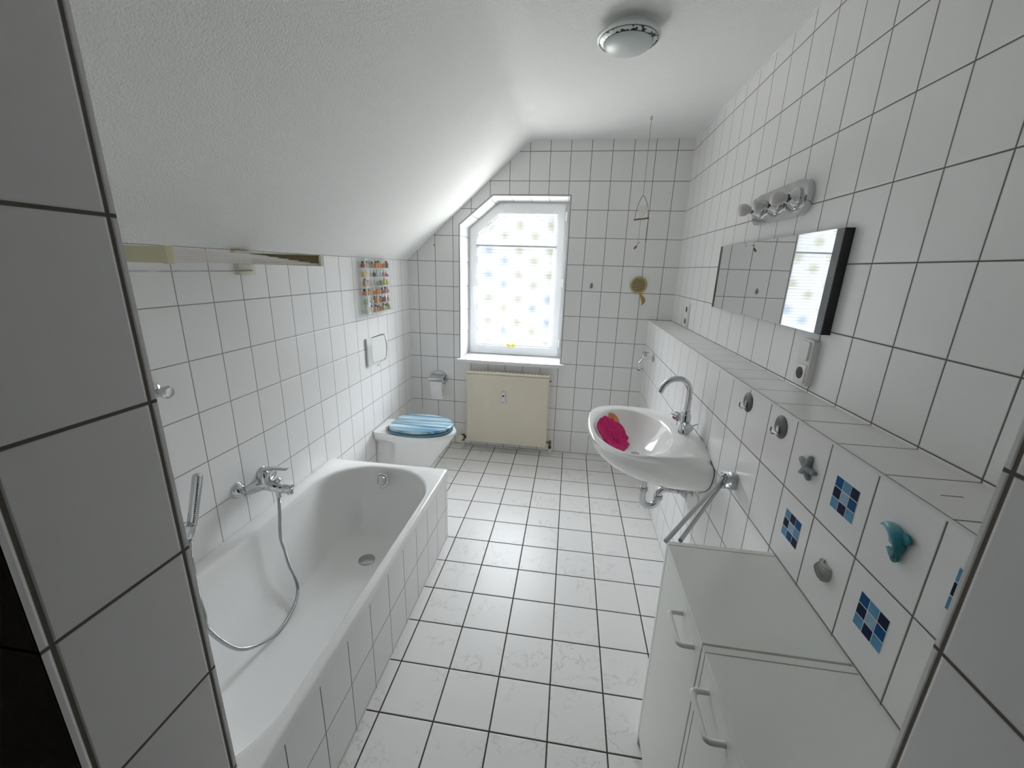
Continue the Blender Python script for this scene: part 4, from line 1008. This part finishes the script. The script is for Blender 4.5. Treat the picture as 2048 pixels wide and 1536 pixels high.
fin([(-2.640, 1.086), (-2.634, 1.0925), (-2.622, 1.0895), (-2.619, 1.086), (-2.628, 1.084), (-2.635, 1.078), (-2.638, 1.071), (-2.644, 1.0705), (-2.650, 1.077), (-2.648, 1.088)])   # tail
dl = solo('dolphin_ornament', bm, dmat(), (XK, -2.64, 1.10), 'turquoise dolphin ornament stuck on the half-height wall', 'ornament', angle=60)
bm = BM(); add_lathe(bm, (XK-0.0162, -2.6085, 1.1275), (-1, 0, 0), [(0.0, -0.001), (0.0013, 0), (0, 0.001)], 8); finish('eye', bm, M_black, dl)

# mosaic stickers
MB = [mat('sticker_navy', (0.002, 0.012, 0.05), 0.5, spec=0.15), mat('sticker_blue', (0.004, 0.075, 0.22), 0.5, spec=0.15), mat('sticker_sky', (0.085, 0.28, 0.48), 0.4, spec=0.3, var=0.25, bscale=45), mat('sticker_pale', (0.24, 0.40, 0.54), 0.3, var=0.2, bscale=45)]
M_stk = mat('sticker_backing', (0.74, 0.76, 0.78), 0.3)
def sticker(yc, zc, pat, lb, cols=3):
    t = thing('mosaic_sticker', lb, 'sticker', (XK, yc, zc), 'blue mosaic stickers on the half-height wall')
    s = 0.0258; n = 3; y0 = yc+1.5*s
    bm = BM(); add_box(bm, XK-0.0006, XK, yc-(1.5*s) if cols == 3 else y0-s*cols, y0, zc-1.5*s, zc+1.5*s); finish('backing', bm, M_stk, t, smooth=False)
    for r in range(3):
        for c in range(cols):
            ya = y0-c*s-0.0012; zb_ = zc+1.5*s-r*s-0.0012
            bm = BM(); add_box(bm, XK-0.0011, XK-0.0005, ya-s+0.0024, ya, zb_-s+0.0024, zb_); finish('square', bm, MB[pat[r][c]], t, smooth=False)
sticker(-2.478, 1.102, [(1, 2, 0), (0, 3, 1), (2, 0, 2)], 'blue mosaic square sticker between the starfish and the dolphin')
sticker(-2.326, 0.922, [(2, 0, 1), (0, 3, 2), (2, 1, 0)], 'blue mosaic square sticker left of the scallop shell, farthest from the door')
sticker(-2.629, 0.923, [(1, 2, 0), (0, 3, 1), (2, 0, 2)], 'blue mosaic square sticker right of the scallop shell, below the dolphin')
sticker(-2.781, 1.105, [(2, 0, 1), (0, 3, 2), (2, 1, 0)], 'blue mosaic square sticker partly hidden by the right door jamb')

# swivelling towel rail
tr_ = thing('towel_rail', 'chrome towel rail with two swivel arms on the half-height wall', 'towel rail', (XK, -1.962, 0.862))
bm = BM(); add_prism(bm, rrect(-1.962, 0.864, 0.024, 0.030, 0.012, 6), lambda a, b, t: (t, a, b), XK, XK-0.020, 0.005); finish('wall_plate', bm, M_chrome_d, tr_)
bm = BM(); add_cyl(bm, (XK-0.045, -1.975, 0.838), (XK-0.045, -1.975, 0.890), 0.007); add_box(bm, XK-0.048, XK-0.018, -1.982, -1.950, 0.884, 0.890, 0.002); add_box(bm, XK-0.048, XK-0.018, -1.982, -1.950, 0.838, 0.844, 0.002); finish('pivot', bm, M_chrome, tr_)
for e_, z in (((0.359, -2.383), 0.880), ((0.408, -2.345), 0.860)):
    bm = BM(); add_lathe(bm, (XK-0.045, -1.975, z-0.008), (0, 0, 1), [(0.011, 0), (0.011, 0.016)], 16)
    add_tube(bm, [(XK-0.045, -1.975, z), (e_[0], e_[1], z)], 0.0062, 14); finish('arm', bm, M_chrome_d, tr_)

# washing-machine style angle tap near the window wall
at = thing('wall_tap', 'small chrome water tap on the half-height wall near the window wall', 'tap', (XK, -0.365, 0.975))
bm = BM(); add_lathe(bm, (XK, -0.365, 0.975), (-1, 0, 0), [(0.030, 0), (0.030, 0.004), (0.014, 0.010), (0.0105, 0.012), (0.0105, 0.060), (0.014, 0.062), (0.014, 0.075), (0.008, 0.08)], 24); finish('inlet', bm, M_chrome, at)
bm = BM(); add_tube(bm, bez([(XK-0.062, -0.365, 0.972), (XK-0.080, -0.367, 0.952), (XK-0.094, -0.369, 0.930), (XK-0.096, -0.370, 0.905)], 5), 0.0105, 14); add_cyl(bm, (XK-0.096, -0.370, 0.908), (XK-0.096, -0.370, 0.885), 0.0135, seg=18); finish('spout', bm, M_chrome, at)
bm = BM(); add_cyl(bm, (XK-0.060, -0.365, 0.975), (XK-0.060, -0.365, 1.008), 0.009); add_tube(bm, [(XK-0.082, -0.365, 1.010), (XK-0.038, -0.365, 1.010)], 0.005, 10); add_tube(bm, [(XK-0.060, -0.387, 1.010), (XK-0.060, -0.343, 1.010)], 0.005, 10); finish('handle', bm, M_chrome_d, at)
bm = BM(); add_cyl(bm, (XK-0.096, -0.370, 0.887), (XK-0.096, -0.370, 0.878), 0.010, seg=18); finish('outlet_ring', bm, M_black, at)

# ------------------------------------------------------------ cabinets
def cabinet(y0, y1, hy, lb):
    """y1 = far side (nearer the window)"""
    cxf, cz = 0.394, 0.805; t = thing('storage_cabinet', lb, 'cabinet', (0.54, (y0+y1)/2, 0.0), 'white cabinets beside the door')
    bm = BM(); add_box(bm, cxf, XK-0.0008, y1-0.0158, y1, 0.0, cz, 0.0005, 1); finish('side_panel', bm, M_cab, t, smooth=False)
    bm = BM(); add_box(bm, cxf+0.018, XK-0.0008, y0, y0+0.0158, 0.0, cz-0.0162, 0.0005, 1); finish('side_panel', bm, M_cab, t, smooth=False)
    bm = BM(); add_box(bm, cxf, XK-0.0008, y0+0.0006, y1-0.0182, cz-0.016, cz, 0.0008, 1); finish('top_panel', bm, M_cab, t, smooth=False)
    bm = BM(); add_box(bm, cxf+0.04, XK-0.002, y0+0.0158, y1-0.0158, 0.0, 0.07); add_box(bm, XK-0.008, XK-0.002, y0+0.0158, y1-0.0158, 0.07, cz-0.016); finish('plinth', bm, M_cab, t, smooth=False)
    bm = BM(); add_box(bm, cxf, cxf+0.016, y0+0.0008, y1-0.0188, 0.045, cz-0.0168, 0.0008, 1); dr_ = finish('door', bm, M_cab, t, smooth=False)
    bm = BM(); zc = 0.752; a, b = hy[0], hy[1]
    add_tube(bm, bez([(cxf, a, zc), (cxf-0.022, a, zc), (cxf-0.030, a+(b-a)*0.03, zc), (cxf-0.033, a+(b-a)*0.12, zc), (cxf-0.033, (a+b)/2, zc), (cxf-0.033, b-(b-a)*0.12, zc), (cxf-0.030, b-(b-a)*0.03, zc), (cxf-0.022, b, zc), (cxf, b, zc)], 6), 0.0058, 14)
    finish('handle', bm, M_handle, dr_)
cabinet(-2.6205, -2.274, (-2.582, -2.487), 'white storage cabinet, the one nearer the wash basin')
cabinet(-2.9745, -2.6255, (-2.782, -2.687), 'white storage cabinet, the one nearer the door jamb')

# ------------------------------------------------------------ ceiling lamp
cl = thing('ceiling_lamp', 'round frosted glass ceiling lamp with a dark patterned rim band', 'ceiling lamp', (0.222, -1.425, ZC))
LC_ = (0.222, -1.425)
bm = BM(); add_lathe(bm, (*LC_, ZC), (0, 0, -1), [(0.075, 0), (0.075, 0.034), (0.06, 0.036)], 40); finish('base', bm, M_plastic, cl)
M_lg = mat('frosted_lamp_glass', (0.60, 0.66, 0.65), 0.35)
bm = BM(); add_lathe(bm, (*LC_, ZC-0.030), (0, 0, -1), [(0.076, 0.0), (0.118, 0.002), (0.122, 0.006), (0.121, 0.011), (0.111, 0.016)], 64); finish('shade_rim', bm, M_lg, cl)
def bandm():
    m, t, b = new_mat('lamp_band_pattern')
    g = t.nodes.new('ShaderNodeTexCoord'); nz = t.nodes.new('ShaderNodeTexNoise'); nz.inputs['Scale'].default_value = 62; nz.inputs['Detail'].default_value = 1.5
    t.links.new(g.outputs['Object'], nz.inputs['Vector'])
    th = t.nodes.new('ShaderNodeMapRange'); th.inputs['From Min'].default_value = 0.54; th.inputs['From Max'].default_value = 0.57; t.links.new(nz.outputs['Fac'], th.inputs['Value'])
    mx = t.nodes.new('ShaderNodeMix'); mx.data_type = 'RGBA'; t.links.new(th.outputs[0], mx.inputs[0]); mx.inputs[6].default_value = (0.62, 0.66, 0.64, 1); mx.inputs[7].default_value = (0.02, 0.025, 0.02, 1)
    t.links.new(mx.outputs[2], b.inputs['Base Color']); b.inputs['Roughness'].default_value = 0.2
    return m
bm = BM(); add_lathe(bm, (*LC_, ZC-0.030), (0, 0, -1), [(0.1112, 0.0158), (0.0935, 0.0245)], 64); finish('patterned_band', bm, bandm(), cl)
bm = BM()
for r_, h_ in ((0.1115, 0.0162), (0.0935, 0.0248)):
    add_tube(bm, [(LC_[0]+r_*math.cos(2*PI*k/64), LC_[1]+r_*math.sin(2*PI*k/64), ZC-0.030-h_) for k in range(64)], 0.0011, 6, closed=True)
finish('band_line', bm, mat('lamp_band_line', (0.05, 0.055, 0.05), 0.3), cl)
bm = BM(); add_lathe(bm, (*LC_, ZC-0.030), (0, 0, -1), [(0.0935, 0.0245)]+[(0.0935*math.cos(a), 0.0245+0.030*math.sin(a)) for a in [PI/2*k/8 for k in range(1, 9)]], 64); finish('dome', bm, M_lg, cl)

# ------------------------------------------------------------ hanging bird mobile
HX, HY = 0.480, -0.453
mo = thing('bird_mobile', 'white dove mobile on a stick hanging from the ceiling by a string', 'mobile', (HX, HY, ZC))
bm = BM(); add_tube(bm, [(HX+0.006*math.cos(2*PI*k/14), HY, ZC-0.012+0.008*math.sin(2*PI*k/14)) for k in range(14)], 0.0016, 6, closed=True); add_cyl(bm, (HX, HY, ZC), (HX, HY, ZC-0.006), 0.0022, seg=8); finish('ceiling_hook', bm, M_string, mo)
bm = BM(); add_tube(bm, [(HX, HY, ZC-0.018), (HX, HY, 2.033)], 0.0011, 6); finish('string', bm, M_string, mo)
bm = BM(); add_tube(bm, bez([(0.442, HY, 1.893), (0.446, HY, 1.94), (0.458, HY, 1.99), (0.481, HY, 2.033), (0.508, HY, 1.99), (0.521, HY, 1.94), (0.523, HY, 1.903)], 6), 0.0017, 6); finish('wire_arch', bm, M_string, mo)
bm = BM(); add_tube(bm, [(0.436, HY, 1.888), (0.46, HY, 1.8935), (0.49, HY, 1.8955), (0.53, HY, 1.902)], [0.0045, 0.0052, 0.0048, 0.0058], 10); finish('stick', bm, M_wood, mo)
bm = BM(); bird = [(0.463, 1.978), (0.460, 1.965), (0.462, 1.945), (0.463, 1.925), (0.470, 1.905), (0.480, 1.899), (0.492, 1.904), (0.505, 1.923), (0.516, 1.945), (0.521, 1.956), (0.514, 1.962), (0.512, 1.974), (0.504, 1.981), (0.492, 1.980), (0.484, 1.972), (0.476, 1.965), (0.470, 1.968), (0.469, 1.979)]
add_prism(bm, bird, fy, HY-0.006, HY+0.006, 0.0025); bd = finish('dove', bm, M_shellw, mo)
bm = BM(); add_prism(bm, [(0.474, 1.952), (0.486, 1.934), (0.500, 1.930), (0.508, 1.946), (0.506, 1.962), (0.498, 1.950), (0.488, 1.948)], fy, HY-0.011, HY-0.006, 0.002); finish('wing', bm, M_shellw, bd)
bm = BM(); add_tube(bm, [(0.479, HY, 1.893), (0.479, HY, 1.762)], 0.0009, 6); finish('string', bm, M_string, mo)
bm = BM(); add_tube(bm, [(0.526, HY, 1.898), (0.524, HY, 1.745)], 0.0011, 6)
for k in range(16): add_lathe(bm, (0.5255-0.0001*k, HY, 1.86-0.007*k), (0, 0, 1), [(0, -0.003), (0.0024, 0), (0, 0.003)], 8)
finish('bead_string', bm, M_string, mo)
for x, z in ((0.478, 1.760), (0.523, 1.747)):
    bm = BM(); add_lathe(bm, (x, HY, z), (0, 0, 1), [(0, -0.011), (0.0055, -0.006), (0.006, 0), (0.003, 0.007), (0, 0.009)], 12); finish('shell_bead', bm, M_shellw, mo)
bm = BM(); add_tube(bm, [(0.457, HY, 1.712), (0.466, HY, 1.722), (0.472, HY, 1.733)], [0.0055, 0.0068, 0.0045], 10); add_tube(bm, [(0.472, HY, 1.733), (0.478, HY, 1.751)], 0.0008, 6); add_tube(bm, [(0.472, HY-0.002, 1.745), (0.490, HY-0.002, 1.751)], 0.0018, 6); finish('driftwood_pendant', bm, M_wood, mo)

# woven disc with a leaf on the window wall
wo = thing('woven_ornament', 'round woven straw disc with a yellow leaf hanging on the window wall', 'ornament', (0.580, 0.0, 1.468))
bm = BM(); add_tube(bm, [(0.580+0.058*math.cos(2*PI*k/40), -0.008, 1.468+0.058*math.sin(2*PI*k/40)) for k in range(40)], 0.0075, 10, closed=True); finish('ring', bm, M_straw, wo)
bm = BM(); add_lathe(bm, (0.580, -0.001, 1.468), (0, -1, 0), [(0.056, 0), (0.056, 0.004), (0, 0.004)], 36); finish('backing', bm, M_strawd, wo)
bm = BM()
for k in range(10):
    z = 1.468+0.0105*(k-4.5); w_ = math.sqrt(max(0.053**2-(z-1.468)**2, 0)); add_tube(bm, [(0.58-w_, -0.008, z), (0.58+w_, -0.008, z)], 0.0032, 8)
finish('straw_weave', bm, M_straw, wo)
bm = BM(); rings = []
for i in range(11):
    t = i/10; c_ = Vector((0.592+0.040*math.sin(PI*t*0.75)*0.9, -0.012, 1.405-0.088*t)); w_ = 0.0155*math.sin(PI*min(t*0.93+0.05, 1))**0.8
    rings.append([(c_.x-w_, c_.y, c_.z), (c_.x, c_.y-0.004, c_.z), (c_.x+w_, c_.y, c_.z), (c_.x, c_.y+0.001, c_.z)])
add_loft(bm, rings, True, True); finish('leaf', bm, M_leaf, wo)

# little hook and nail on the window wall
bm = BM(); add_prism(bm, [(0.222+0.013*math.sin(a)*(0.62+0.38*(1-math.cos(a))/2), 1.452+0.022*math.cos(a)) for a in [2*PI*k/20 for k in range(20)]], fy, 0.0, -0.004, 0.0015)
add_tube(bm, bez([(0.222, -0.004, 1.448), (0.222, -0.018, 1.440), (0.222, -0.024, 1.448), (0.222, -0.023, 1.458)], 4), 0.0025, 8)
solo('wall_hook', bm, M_chrome_d, (0.222, 0.0, 1.452), 'small drop-shaped metal hook on the window wall tiles', 'hook')
bm = BM(); add_lathe(bm, (-1.0535, 0.0, 1.729), (0, -1, 0), [(0.003, 0), (0.003, 0.010), (0.0055, 0.011), (0.005, 0.014), (0, 0.015)], 12)
solo('wall_nail', bm, M_brass, (-1.0535, 0.0, 1.729), 'small dark nail in a tile joint left of the window', 'nail')
bm = BM(); add_lathe(bm, (XL, -0.634, 0.862), (1, 0, 0), [(0.006, 0), (0.006, 0.004), (0.003, 0.010), (0.005, 0.013), (0, 0.014)], 12)
solo('wall_peg', bm, M_plastic, (XL, -0.634, 0.862), 'tiny white peg in the tile joint below the flush plate', 'peg')
